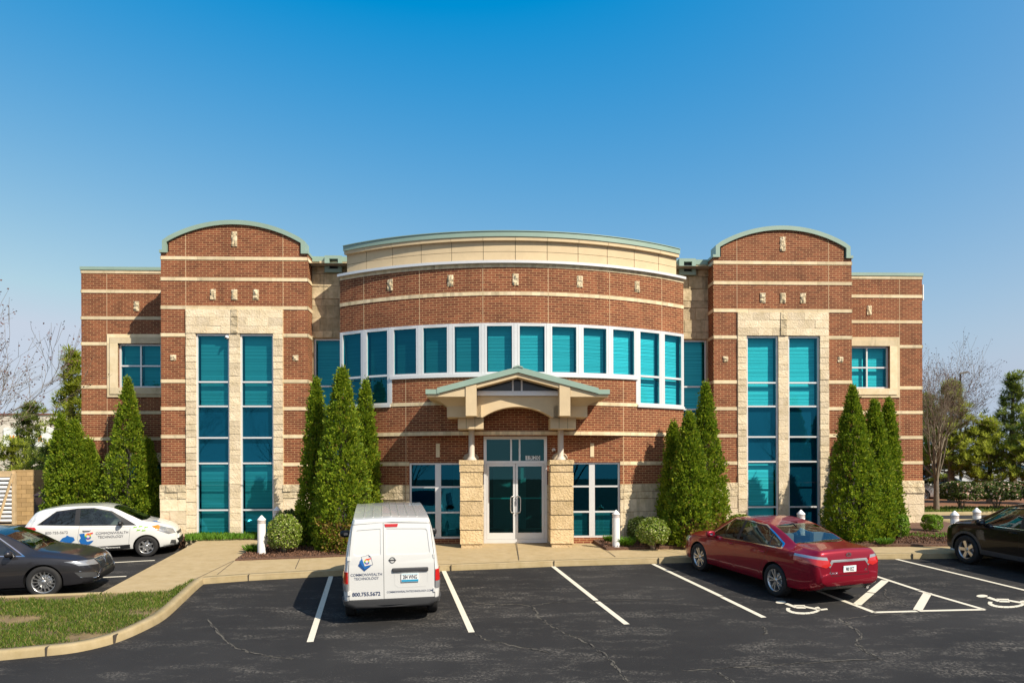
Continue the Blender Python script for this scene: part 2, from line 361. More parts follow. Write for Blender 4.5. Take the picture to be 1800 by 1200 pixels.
# curb along the bays: a rounded lip 4 mm proud of the walk
def ribbon(path, w, side):
    out = []
    for i, p in enumerate(path):
        a = Vector(path[max(i-1, 0)]); c = Vector(path[min(i+1, len(path)-1)]); d = (c-a).normalized()
        n = Vector((-d.y, d.x))*side; out.append((p[0]+n.x*w, p[1]+n.y*w))
    return out
def curb(name, path, side, w=0.16, h=0.135):
    prof = [(-0.02, -0.1), (-0.012, 0.0), (0.0, h-0.035), (0.012, h-0.010), (0.035, h), (w, h), (w+0.005, h-0.05), (w+0.005, -0.05)]
    lines = [ribbon(path, a, side) for a, z in prof]
    mbc = MB(); vs = []; fs = []
    for (a, z), ln in zip(prof, lines):
        for q in ln: vs.append((q[0], q[1], lot_z(q[1], z)))
    n = len(path)
    for i in range(len(prof)-1):
        for k in range(n-1):
            q = (i*n+k, i*n+k+1, (i+1)*n+k+1, (i+1)*n+k)
            fs.append(q if side > 0 else tuple(reversed(q)))
    mbc.raw(vs, fs, 0, True)
    # joints: dark slots across the curb
    return struct(mbc.build(name, CURB))
def smooth_path(pts, n=6):
    P = [Vector(p) for p in pts]; out = []
    for i in range(len(P)-1):
        p0 = P[max(i-1, 0)]; p1 = P[i]; p2 = P[i+1]; p3 = P[min(i+2, len(P)-1)]
        for k in range(n):
            t = k/n
            out.append(tuple(0.5*((2*p1)+(p2-p0)*t+(2*p0-5*p1+4*p2-p3)*t*t+(3*p1-p0-3*p2+p3)*t**3)))
    out.append(tuple(P[-1])); return out
curb('curb', front, 1)
isl_out = [G2(*p) for p in ((357, 1026), (343, 1038), (320, 1060), (290, 1087), (253, 1108), (200, 1130), (133, 1146), (60, 1154), (0, 1160))]
isl_out = smooth_path(isl_out, 5) + [(-9.5, 10.3), (-14, 9.6), (-30, 8.0)]
curb('island_curb', isl_out, -1)
isl_in = ribbon(isl_out, 0.15, -1)
top_edge = [(-30.0, 14.2), (-14.0, 14.6), G2(0, 1049, 0.13), G2(175, 1042, 0.13), G2(296, 1039, 0.13)]
grass_poly = list(isl_in[1:]) + top_edge
grass_o = slab('lawn_soil', list(reversed(grass_poly)), -0.75, 0.112, plain('lawn_soil', (0.19, 0.13, 0.06), 0.95, vary=0.5, scale=1.6, bump=0.6, bscale=30)); struct(grass_o)
curb('island_curb', [(-30.0, 14.34), (-14.0, 14.74), (G2(0, 1049, 0.13)[0], G2(0, 1049, 0.13)[1]+0.14), (G2(176, 1041, 0.13)[0], G2(176, 1041, 0.13)[1]+0.08)], -1, w=0.14)
# slits and joints in the walk
def lines_on(name, segs, dz, mat, w):
    m_ = MB()
    for pl in segs:
        L = ribbon(pl, w/2, 1); R_ = ribbon(pl, w/2, -1)
        for i in range(len(pl)-1):
            m_.poly([(q[0], q[1], lot_z(q[1], dz)) for q in (R_[i], R_[i+1], L[i+1], L[i])], 0)
    return struct(m_.build(name, mat))
def GP(pts, dz): return [G2(*p, dz) for p in pts]
lines_on('paving_joint', [GP(((907, 947), (911, 975), (912, 984)), .13), GP(((1066, 966), (1082, 978)), .13), GP(((412, 985), (382, 1009)), .13), GP(((527, 981), (519, 999)), .13), GP(((970, 983), (975, 986)), .13), GP(((1160, 961), (1215, 975)), .13), GP(((410, 985), (300, 1038)), .13)], 0.131, JOINT, 0.018)
m_ = MB()
for p in ((437, 1020), (793, 1002.7), (974, 995), (1158, 990), (1604, 982), (201, 1130), (82, 1152)):
    q = g(*p); m_.box(q.x-0.009, q.x+0.009, q.y-0.022, q.y+0.10, q.z-0.02, q.z+0.139)
struct(m_.build('curb_joint', JOINT))

# planting beds
def bed(pts, h=0.16): return struct(slab('mulch_bed', [p if abs(p[1]) < 100 else G2(*p, 0.13) for p in pts], -0.3, h, MULCH))
bed([(413, 985), (452, 983.5), (553, 980), (610, 977), (690, 973), (757, 968), (-2.4, 20.75), (-5.2, 21.9), (-6.3, 22.6), (-6.75, 21.8), (440, 965)])
bed([(1043, 950), (1066, 965), (1140, 962), (1230, 960), (1400, 958.5), (1520, 957.5), (1675, 959.5), (13.3, 20.3), (14.55, 21.3), (15.1, 22.9), (15.1, 25.0), (13.9, 24.6), (11.2, 23.4), (6.2, 23.3), (5.3, 22.2), (3.1, 21.2)])
bed([(-10.1, 21.9), (-10.1, 24.5), (-15.3, 24.5), (-15.3, 22.0), (-12.0, 21.75)])

# painted lines
m_ = MB()
def pline(px0, px1, w=0.105, dz=0.0):
    a = Vector(G2(*px0, dz)); c = Vector(G2(*px1, dz))
    mm = MB(); L = ribbon([tuple(a), tuple(c)], w/2, 1); R_ = ribbon([tuple(a), tuple(c)], w/2, -1)
    mm.poly([(q[0], q[1], lot_z(q[1], 0.006+dz)) for q in (R_[0], R_[1], L[1], L[0])])
    return struct(mm.build('parking_line', LINE))
for a, c in (((582, 1012), (545, 1128)), ((780, 1003), (829, 1111)), ((972, 995), (1048, 1055)), ((1050, 1057), (1102, 1097)), ((1148, 991), (1268, 1048)), ((1269, 1049), (1343, 1085)), ((1576, 982.5), (1830, 1044)),
             ((1450, 983), (1615, 1037)), ((1616, 1038), (1730, 1071)), ((1420, 1032), (1538, 1076.5)), ((1535, 1076), (1612, 1074)), ((1615, 1073.5), (1730, 1071))):
    pline(a, c)
for a, c in (((150, 991), (272, 984.5)), ((130, 1017), (222, 1012.5))): pline(a, c, 0.105, -LOW)
for a, c in (((1556, 1020), (1531, 1041)), ((1530, 1042), (1506, 1062.5)), ((1631, 1041.5), (1613, 1072))): pline(a, c, 0.155)
# wheelchair symbols
def symbol(cx, cy, sx, sy, full=True):
    mm = MB()
    def P(u, v): q = g(cx+u*sx, cy+v*sy); return (q.x, q.y, lot_z(q.y, 0.007))
    def stroke(pts, w):
        for (a, c) in zip(pts[:-1], pts[1:]):
            d = Vector((c[0]-a[0], c[1]-a[1])); d = d/max(d.length, 1e-6); n = Vector((-d.y*w*0.6, d.x*w*1.0))
            mm.poly([P(a[0]-n.x, a[1]-n.y), P(c[0]-n.x, c[1]-n.y), P(c[0]+n.x, c[1]+n.y), P(a[0]+n.x, a[1]+n.y)])
    mm.poly([P(-0.52+0.12*math.cos(t), -0.44+0.11*math.sin(t)) for t in [k*math.pi/7 for k in range(14)]])
    arc = [(0.0+0.36*math.cos(t), 0.12+0.33*math.sin(t)) for t in [math.pi*(1.10-k*1.28/12) for k in range(13)]]
    stroke(arc, 0.075)
    stroke([(-0.40, -0.34), (-0.16, -0.02), (0.06, 0.0)], 0.07); stroke([(-0.22, -0.18), (0.04, -0.16)], 0.05)
    stroke([(0.02, -0.09), (0.40, 0.16), (0.56, 0.10)], 0.06)
    return struct(mm.build('painted_wheelchair_symbol', LINE))
symbol(1412, 1068, 76, 22); symbol(1770, 1057, 84, 22)

# cracks
rng = random.Random(5)
CRK = plain('crack_filler', (0.085, 0.075, 0.06), 0.9, vary=0.7, scale=14)
CRD = plain('dark_crack', (0.012, 0.011, 0.011), 0.95)
def jag(pts, dz, w, mat, name, amp=0.03):
    P = smooth_path([G2(*p) for p in pts], 8); Q = []
    for p in P: Q.append((p[0]+rng.uniform(-amp, amp), p[1]+rng.uniform(-amp, amp)))
    mm = MB(); ws = [w*rng.uniform(0.3, 1.3) for _ in Q]; ws[0] = ws[-1] = 0.003
    for i in range(len(Q)-1):
        d = (Vector(Q[i+1])-Vector(Q[i])); d.normalize(); n = Vector((-d.y, d.x))
        a, c = Vector(Q[i]), Vector(Q[i+1])
        v = [a-n*ws[i]/2, c-n*ws[i+1]/2, c+n*ws[i+1]/2, a+n*ws[i]/2]
        mm.poly([(q.x, q.y, lot_z(q.y, dz)) for q in v])
    return struct(mm.build(name, mat))
for pts, w in (([(827, 1058), (867, 1062), (900, 1062), (933, 1065), (947, 1083), (967, 1098), (1000, 1115), (1033, 1130), (1066, 1153), (1083, 1173), (1103, 1198)], 0.05),
               ([(933, 1065), (977, 1058), (1050, 1056), (1200, 1053)], 0.03), ([(833, 1113), (860, 1125), (917, 1137), (967, 1147)], 0.035),
               ([(1476, 1087), (1500, 1103), (1513, 1117), (1507, 1130), (1520, 1143), (1547, 1158)], 0.06),
               ([(1200, 1178), (1300, 1172), (1400, 1165), (1547, 1158)], 0.035), ([(1483, 1088), (1533, 1081), (1633, 1078)], 0.03),
               ([(1340, 1100), (1347, 1108), (1343, 1114)], 0.05), ([(363, 1087), (400, 1127), (427, 1142), (467, 1152), (520, 1158)], 0.045), ([(1260, 1180), (1290, 1200)], 0.05),
               ([(1555, 1035), (1560, 1050), (1600, 1066)], 0.03)):
    jag(pts, 0.004, w, CRK, 'pavement_crack'); jag(pts, 0.0085, w*0.3, CRD, 'pavement_crack', 0.02)

# land beyond: lawn and red mulch on the right, lawn on the left, side road curb
LAWN = plain('far_lawn', (0.10, 0.13, 0.025), 0.95, vary=0.45, scale=0.8, bump=0.5, bscale=12)
REDM = plain('red_mulch', (0.20, 0.085, 0.035), 0.95, vary=0.4, scale=2.5, bump=0.6, bscale=20)
def flat(name, pts, h0, h1, mat): return struct(slab(name, pts, h0, h1, mat))
flat('lawn', [(15.2, 30.2), (60, 31.5), (60, 75), (15.2, 75)], -0.1, 0.12, LAWN)
flat('mulch_ground', [(14.0, 33.2), (60, 36.0), (60, 48), (14.0, 45)], 0.05, 0.135, REDM)
curb('curb', [(14.6, 29.6), (20.5, 30.2), (23, 30.7), (60, 31.5)], 1)
curb('curb', [(15.5, 26.3), (19, 26.1), (40, 26.6)], -1)
flat('lawn', [(-120, 32), (-16, 32), (-16, 90), (-120, 90)], -0.1, 0.10, LAWN)

# ================================================================ building
bld = thing('office_building', 'two storey brick office building with two arched towers, bowed entrance front and teal windows', 'building', tuple(BO), (0, 0, TH))
UC, VC0, RB = 0.04, -2.06, 9.46
VCC = VC0+RB
HB = 0.596
BZ = [2.23, 3.10, 3.965, 4.815, 6.243, 7.09, 7.97, 8.62]
def Pflat(v0): return lambda s, z, d: (s, v0-d, z)
def Pside(u0, sg): return lambda s, z, d: (u0+sg*d, s, z)
def Pbow(s, z, d):
    a = (s-UC)/RB
    return (UC+(RB+d)*math.sin(a), VCC-(RB+d)*math.cos(a), z)
def cuts(a, b, hs, step):
    L = sorted(set([a, b]+[min(max(h, a), b) for h in hs]))
    if step:
        out = []
        for i in range(len(L)-1):
            n = max(1, int(math.ceil((L[i+1]-L[i])/step)))
            out += [L[i]+(L[i+1]-L[i])*k/n for k in range(n)]
        L = out+[L[-1]]
    return L
def wall(mb, P, s0, s1, z0, z1, holes=(), mi=0, d=0.0, step=None, reveal=0.12, rm=None):
    S = cuts(s0, s1, [h[0] for h in holes]+[h[1] for h in holes], step); Z = cuts(z0, z1, [h[2] for h in holes]+[h[3] for h in holes], None)
    for i in range(len(S)-1):
        for j in range(len(Z)-1):
            cs, cz = (S[i]+S[i+1])/2, (Z[j]+Z[j+1])/2
            if any(h[0] < cs < h[1] and h[2] < cz < h[3] for h in holes): continue
            q = [(S[i], Z[j]), (S[i+1], Z[j]), (S[i+1], Z[j+1]), (S[i], Z[j+1])]
            mb.poly([P(a, b, d) for a, b in q], mi, q)
    rm = mi if rm is None else rm
    for h in holes:
        a0, a1, b0, b1 = max(h[0], s0), min(h[1], s1), max(h[2], z0), min(h[3], z1)
        if a1 <= a0 or b1 <= b0: continue
        AS = [a0, a1] if not step else cuts(a0, a1, [], step)
        for k in range(len(AS)-1):
            x, y = AS[k], AS[k+1]
            mb.poly([P(x, b1, d), P(y, b1, d), P(y, b1, -reveal), P(x, b1, -reveal)], rm, [(x, 0), (y, 0), (y, .1), (x, .1)])
            mb.poly([P(x, b0, -reveal), P(y, b0, -reveal), P(y, b0, d), P(x, b0, d)], rm, [(x, 0), (y, 0), (y, .1), (x, .1)])
        for x, fl in ((a0, 0), (a1, 1)):
            q = [P(x, b0, d), P(x, b1, d), P(x, b1, -reveal), P(x, b0, -reveal)]
            mb.poly(q if fl else q[::-1], rm, [(0, b0), (0, b1), (.1, b1), (.1, b0)] if fl else [(.1, b0), (.1, b1), (0, b1), (0, b0)])
def strip(mb, P, s0, s1, z0, z1, d0, d1, mi=0, step=None):
    S = cuts(s0, s1, [], step)
    for i in range(len(S)-1):
        a, b = S[i], S[i+1]
        mb.poly([P(a, z0, d1), P(b, z0, d1), P(b, z1, d1), P(a, z1, d1)], mi)
        mb.poly([P(a, z1, d1), P(b, z1, d1), P(b, z1, d0), P(a, z1, d0)], mi)
        mb.poly([P(a, z0, d0), P(b, z0, d0), P(b, z0, d1), P(a, z0, d1)], mi)
    for a, fl in ((s0, 0), (s1, 1)):
        q = [P(a, z0, d0), P(a, z0, d1), P(a, z1, d1), P(a, z1, d0)]
        mb.poly(q[::-1] if fl else q, mi)
def gaps(s0, s1, hs):
    segs = [(s0, s1)]
    for h0, h1 in hs:
        out = []
        for a, b in segs:
            if h1 <= a or h0 >= b: out.append((a, b)); continue
            if h0 > a: out.append((a, h0))
            if h1 < b: out.append((h1, b))
        segs = out
    return [s for s in segs if s[1]-s[0] > 0.02]
BT = 0.104
def bands(mb, P, s0, s1, zs, mi, holes=(), step=None, d1=0.014, bl=1.22):
    for z in zs:
        hs = [(h[0], h[1]) for h in holes if h[2] < z < h[3]]
        for a, b in gaps(s0, s1, hs):
            n = max(1, int(round((b-a)/bl)))
            for k in range(n):
                x0, x1 = a+(b-a)*k/n, a+(b-a)*(k+1)/n
                strip(mb, P, x0+(0.003 if k else 0), x1-(0.003 if k < n-1 else 0), z-BT/2, z+BT/2, -0.01, d1, mi, step)
rs = random.Random(11)
def courses(mb, P, s0, s1, zs, mi, d=0.03, bl=0.6, step=None, gap=0.012, jit=0.012, off=True):
    """Stone blocks: one closed block at a time with open joints between them."""
    for r in range(len(zs)-1):
        x = s0; first = True
        while x < s1-1e-4:
            w = bl*rs.uniform(0.75, 1.3)*(0.5 if (first and off and r % 2) else 1)
            e = min(s1, x+w)
            if s1-e < bl*0.35: e = s1
            dd = d+rs.uniform(-jit, jit)
            strip(mb, P, x+(0 if first else gap*0.35), e-(0 if e >= s1 else gap*0.35), zs[r]+gap*0.5, zs[r+1]-gap*0.5, -0.01, dd, mi, step)
            x = e; first = False

def brect(parent, name, u0, u1, z0, z1, v, col=None): pass

def vjoint(mb, P, s, z0, z1, mi, w=0.014, d=0.0035, zs=()):
    segs = gaps(z0, z1, [(z-BT/2, z+BT/2) for z in zs])
    for a, b in segs: strip(mb, P, s-w/2, s+w/2, a, b, 0.0, d, mi)

def accent(P, s, z0, z1, w=0.17, d=0.05):
    """A rough stone block let into the brick, its face broken unevenly."""
    m_ = MB(); nx_, nz_ = 4, max(3, int((z1-z0)/0.06))
    gv = [[P(s-w/2+w*i/nx_, z0+(z1-z0)*j/nz_, d*(0.25+rs.random()) if 0 < i < nx_ and 0 < j < nz_ else d*(0.55 if rs.random() > .4 else 0.1)) for i in range(nx_+1)] for j in range(nz_+1)]
    for j in range(nz_):
        for i in range(nx_): m_.poly([gv[j][i], gv[j][i+1], gv[j+1][i+1], gv[j+1][i]], 0)
    for (a, b) in ((s-w/2, 0), (s+w/2, 1)):
        for j in range(nz_):
            za, zb = z0+(z1-z0)*j/nz_, z0+(z1-z0)*(j+1)/nz_; i = 0 if b == 0 else nx_
            q = [P(a, za, -0.01), gv[j][i], gv[j+1][i], P(a, zb, -0.01)]; m_.poly(q if b == 0 else q[::-1], 0)
    for j, zz in ((0, z0), (nz_, z1)):
        for i in range(nx_):
            q = [P(s-w/2+w*i/nx_, zz, -0.01), P(s-w/2+w*(i+1)/nx_, zz, -0.01), gv[j][i+1], gv[j][i]]; m_.poly(q if j == 0 else q[::-1], 0)
    return m_.build('accent_stone', ROUGH, bld)

BLIND = [None]
def blind_mat(name, c):
    m, t, b = newmat(name); tc = N(t, 'ShaderNodeTexCoord')
    geo = N(t, 'ShaderNodeNewGeometry'); rp = N(t, 'ShaderNodeValToRGB'); rp.color_ramp.elements[0].color = (*[k*0.72 for k in c], 1); rp.color_ramp.elements[1].color = (*[min(1, k*1.1) for k in c], 1)
    t.links.new(geo.outputs['Random Per Island'], rp.inputs['Fac']); t.links.new(rp.outputs[0], b.inputs['Base Color']); b.inputs['Roughness'].default_value = 0.55
    return m
BLINDM = blind_mat('white_blind_slats', (0.86, 0.86, 0.80))
BLINDD = blind_mat('grey_blind_slats', (0.10, 0.11, 0.11))
BLIND_LIT_STEPS = [blind_mat('light_graded_slats', (c, c, c*0.97)) for c in (0.10, 0.16, 0.26, 0.42, 0.60, 0.86)]  # slat colours step dark to pale: painted-in fall-off of sunlight along the front
def window(T, x0, x1, z0, z1, cols, rows, fw=0.05, fd=0.07, mull=0.05, cells=None, frame=ALU, blind=BLINDM, wide=None, bdepth=0.11, sill=0.0, glass=GLASS, tilt=0.97, slat=0.042, dy=0.006):
    """T maps (x along wall, outward distance, z) to the building. cols/rows: divider centre lines."""
    f = MB()
    def bx(a, b, c, d, o0, o1, mi=0):
        f.box(a, b, -o1, -o0, c, d, mi, T=lambda x, y, z: T(x, -y, z))
    bx(x0, x0+fw, z0, z1, -fd, 0.0); bx(x1-fw, x1, z0, z1, -fd, 0.0)
    bx(x0+fw, x1-fw, z1-fw, z1, -fd, -0.002); bx(x0+fw, x1-fw, z0, z0+fw+sill, -fd, -0.002)
    X = [x0+fw]; wid = wide or {}
    for c in cols:
        w = wid.get(c, mull); bx(c-w/2, c+w/2, z0+fw+sill, z1-fw, -fd, -0.004); X += [c-w/2, c+w/2]
    X.append(x1-fw); Z = [z0+fw+sill]
    for r in rows: Z += [r-mull/2, r+mull/2]
    Z.append(z1-fw)
    for r in rows:
        for k in range(0, len(X), 2): bx(X[k], X[k+1], r-mull/2, r+mull/2, -fd, -0.007)
    fr = f.build('window', frame, bld)
    nr = len(Z)//2
    for i in range(0, len(X), 2):
        for j in range(0, len(Z), 2):
            p = MB(); a, b, c, d = X[i], X[i+1], Z[j], Z[j+1]; o = -fd*0.55
            p.poly([T(a, o, c), T(b, o, c), T(b, o, d), T(a, o, d)]); p.build('pane', glass, fr)
            kind = cells(i//2, j//2) if cells else 'blind'
            if kind == 'dark':
                q = MB(); o = -fd-0.05; q.poly([T(a-.02, o, c-.02), T(b+.02, o, c-.02), T(b+.02, o, d+.02), T(a-.02, o, d+.02)]); q.build('spandrel_panel', SPANDREL, fr)
            elif kind in ('blind', 'grey'):
                q = MB(); n = int((d-c)/slat); dz = slat*0.5
                e0, e1 = a+0.025, b-0.025
                for k in range(n+1):
                    zc = d-0.02-k*slat
                    if zc < c+0.01: break
                    q.poly([T(e0, -fd-bdepth-dy, zc+dz*tilt+0.004), T(e0, -fd-bdepth+dy, zc-dz*tilt-0.004), T(e1, -fd-bdepth+dy, zc-dz*tilt-0.004), T(e1, -fd-bdepth-dy, zc+dz*tilt+0.004)])
                q.build('blind', blind if kind == 'blind' else BLINDD, fr)
    return fr
def TF(v0): return lambda x, o, z: (x, v0-o, z)

def coping_strip(name, P, s0, s1, z0, z1, d0, d1, step=None, lip=0.02):
    m_ = MB(); strip(m_, P, s0, s1, z0, z1-0.02, d0, d1, 0, step); strip(m_, P, s0, s1, z1-0.02, z1, d0, d1+lip, 0, step)
    return m_.build(name, COPING, bld)

SB = [0.0, 0.40, 0.79, 1.18, 1.385, 1.615]      # stone base course lines
def stone_base(mb, P, s0, s1, mi_a, mi_b, step=None, zb=-0.5):
    courses(mb, P, s0, s1, [zb]+SB[1:4], mi_a, 0.035, 0.62, step)
    courses(mb, P, s0, s1, SB[3:], mi_b, 0.05, 0.5, step, jit=0.03)

# ---- towers
def tower(uc, seed, bl_fn, dy=0.006, bm_=None):
    hw = 2.245; u0, u1 = uc-hw, uc+hw; g0, g1 = uc-1.477, uc+1.477
    mb = MB(); P = Pflat(0.0)
    zt = 8.80
    wall(mb, P, u0, u1, 1.6, zt, [(g0, g1, 0, 7.037)], 0, reveal=0.05)
    # arched gable in brick
    r0 = 2.00; spring = 9.10; crown = 9.66; R_ = (r0*r0+(crown-spring)**2)/(2*(crown-spring)); zc = crown-R_
    n = 36; xs_ = [uc-r0+2*r0*i/n for i in range(n+1)]
    for i in range(n):
        a, b = xs_[i], xs_[i+1]; za = zc+math.sqrt(R_*R_-(a-uc)**2); zb = zc+math.sqrt(R_*R_-(b-uc)**2)
        mb.poly([P(a, zt, 0), P(b, zt, 0), P(b, zb, 0), P(a, za, 0)], 0, [(a, zt), (b, zt), (b, zb), (a, za)])
    # sides and back
    for sg, uu in ((-1, u0), (1, u1)):
        Ps = Pside(uu, sg); q = [(-0.0, 0.0), (3.0, 0.0), (3.0, zt), (0.0, zt)]
        pts = [Ps(a, b, 0) for a, b in q]; mb.poly(pts if sg > 0 else pts[::-1], 0, q if sg > 0 else q[::-1])
        for z in BZ: strip(mb, Ps, -0.014, 3.0, z-BT/2, z+BT/2, -0.01, 0.014, 1)
        courses(mb, Ps, -0.03, 3.0, [-0.5]+SB[1:4], 2, 0.035, 0.62); courses(mb, Ps, -0.03, 3.0, SB[3:], 3, 0.05, 0.5)
    bands(mb, P, u0-0.014, u1+0.014, BZ, 1, [(g0, g1, 0, 7.03)])
    for s in (g0, g1): vjoint(mb, P, s-0.01 if s == g0 else s+0.01, 1.62, 9.35, 4, zs=BZ)
    stone_base(mb, P, u0-0.03, g0-0.004, 2, 3); stone_base(mb, P, g1+0.004, u1+0.03, 2, 3)
    # stone window surround: header, quoins, centre pier
    w0, w1 = uc-1.19, uc+1.19; p0, p1 = uc-0.16, uc+0.16
    courses(mb, P, g0, p0+0.06, [6.29, 6.53, 6.79, 7.037], 2, 0.045, 0.55, gap=0.006, jit=0.008)
    courses(mb, P, p1-0.06, g1, [6.29, 6.53, 6.79, 7.037], 2, 0.045, 0.55, gap=0.006, jit=0.008)
    for (z0, z1) in ((6.55, 6.78), (6.30, 6.54), (6.80, 7.03)): strip(mb, P, p0+0.065, p1-0.065, z0, z1, -0.01, 0.07, 3)
    zq = [-0.4, 0.28]; k = 0
    while zq[-1] < 6.2: zq.append(min(6.29, zq[-1]+(0.40 if zq[-1] < 1.6 else (0.215, 0.19, 0.30)[k % 3]))); k += 1
    for s0, s1 in ((g0, w0), (w1, g1)):
        for a, b in zip(zq[:-1], zq[1:]): strip(mb, P, s0, s1, a+0.007, b-0.007, -0.06, 0.045+rs.uniform(-.012, .012), 2)
    k = 0; z = -0.4
    while z < 6.28:
        e = min(6.29, z+(0.235, 0.17, 0.29, 0.2)[k % 4]); strip(mb, P, p0, p1, z+0.003, e-0.003, -0.06, 0.03+rs.uniform(-.006, .006), 2); z = e; k += 1
    strip(mb, P, w0, w1, -0.4, 0.03, -0.1, 0.03, 2)
    o = mb.build('tower', [BRICK, BAND, STONE, ROUGH, MORTAR], bld)
    # coping following the arch
    m_ = MB(); prof = [(u0-0.03, 8.80), (uc-r0-0.05, 8.80), (uc-r0-0.05, spring)]
    arc = []
    for i in range(n+1):
        x = uc-r0-0.05+2*(r0+0.05)*i/n; R2 = ((r0+.05)**2+(crown-spring)**2)/(2*(crown-spring)); arc.append((x, crown-R2+math.sqrt(max(0, R2*R2-(x-uc)**2))))
    prof = [(u0-0.03, 8.775), (uc-r0, 8.775)]+[(x, z) for x, z in arc]+[(uc+r0, 8.775), (u1+0.03, 8.775)]
    prof = [(u0-0.03, 8.775), (uc-r0-0.05, 8.775)]+arc+[(uc+r0+0.05, 8.775), (u1+0.03, 8.775)]
    def offs(p, h):
        out = []
        for i, (x, z) in enumerate(p):
            if i in (0, 1, len(p)-1, len(p)-2): dx = 0; dz = h*0.62
            else:
                a = p[i-1]; b = p[i+1]; d = Vector((b[0]-a[0], b[1]-a[1])).normalized(); dx, dz = -d.y*h, d.x*h
            if i == 1: dx = -h
            if i == len(p)-2: dx = h
            if i == 2: dx, dz = -h, h*0.35
            if i == len(p)-3: dx, dz = h, h*0.35
            out.append((x+dx, z+dz))
        return out
    up = offs(prof, 0.135)
    for i in range(len(prof)-1):
        (a, za), (b, zb) = prof[i], prof[i+1]; (c, zc_), (d, zd) = up[i], up[i+1]
        F, B = -0.06, 0.45
        m_.poly([(a, F, za), (b, F, zb), (d, F, zd), (c, F, zc_)])
        m_.poly([(c, F, zc_), (d, F, zd), (d, B, zd), (c, B, zc_)])
        m_.poly([(a, F, za), (a, B, za), (b, B, zb), (b, F, zb)])
        m_.poly([(b, B, zb), (a, B, za), (c, B, zc_), (d, B, zd)])
    for e in (0, -1):
        a, c = prof[e], up[e]; q = [(a[0], -0.06, a[1]), (c[0], -0.06, c[1]), (c[0], 0.45, c[1]), (a[0], 0.45, a[1])]; m_.poly(q if e else q[::-1])
    for uu, sg in ((u0, -1), (u1, 1)):
        strip(m_, Pside(uu, sg), 0.45, 3.0, 8.775, 8.86, -0.2, 0.03, 0)
    m_.build('coping', COPING, bld)
    # gable back wall + roof
    rb = MB()
    for i in range(n):
        a, b = arc[i], arc[i+1]; rb.poly([(b[0], 0.40, 8.75), (a[0], 0.40, 8.75), (a[0], 0.40, a[1]), (b[0], 0.40, b[1])])
    rb.poly([(u0, 0.3, 8.72), (u1, 0.3, 8.72), (u1, 3.0, 8.72), (u0, 3.0, 8.72)]); rb.build('roof', ROOFM, bld)
    rows = [0.82, 2.27, 3.063, 4.04, 4.795]
    for i, (a, b) in enumerate(((w0, p0), (p1, w1))):
        window(TF(-0.0+0.03), a, b, 0.03, 6.28, [], rows, cells=bl_fn[i], fw=0.055, dy=dy, blind=bm_ or BLINDM)
    for z0, z1 in ((7.34, 7.66),):
        for du in (-0.655, 0.0, 0.655): accent(P, uc+du, z0, z1)
    accent(P, uc, 8.99, 9.45)
    for du in (-1.87, 1.87): accent(P, uc+du, 5.46, 5.63)
    return o
def cellsL(i, j): return 'dark' if j in (2, 3) else 'blind'
def cellsB(i, j): return 'grey' if j == 0 else ('dark' if j in (2, 3) else 'blind')
def cellsR(i, j): return 'dark' if j in (2, 3) else 'blind'
def cellsR2(i, j): return 'dark' if j in (0, 1, 2, 3) else 'blind'
tower(-8.60, 1, (cellsL, cellsL), -0.010, BLIND_LIT_STEPS[4]); tower(8.69, 2, (cellsR, cellsR2), 0.008)

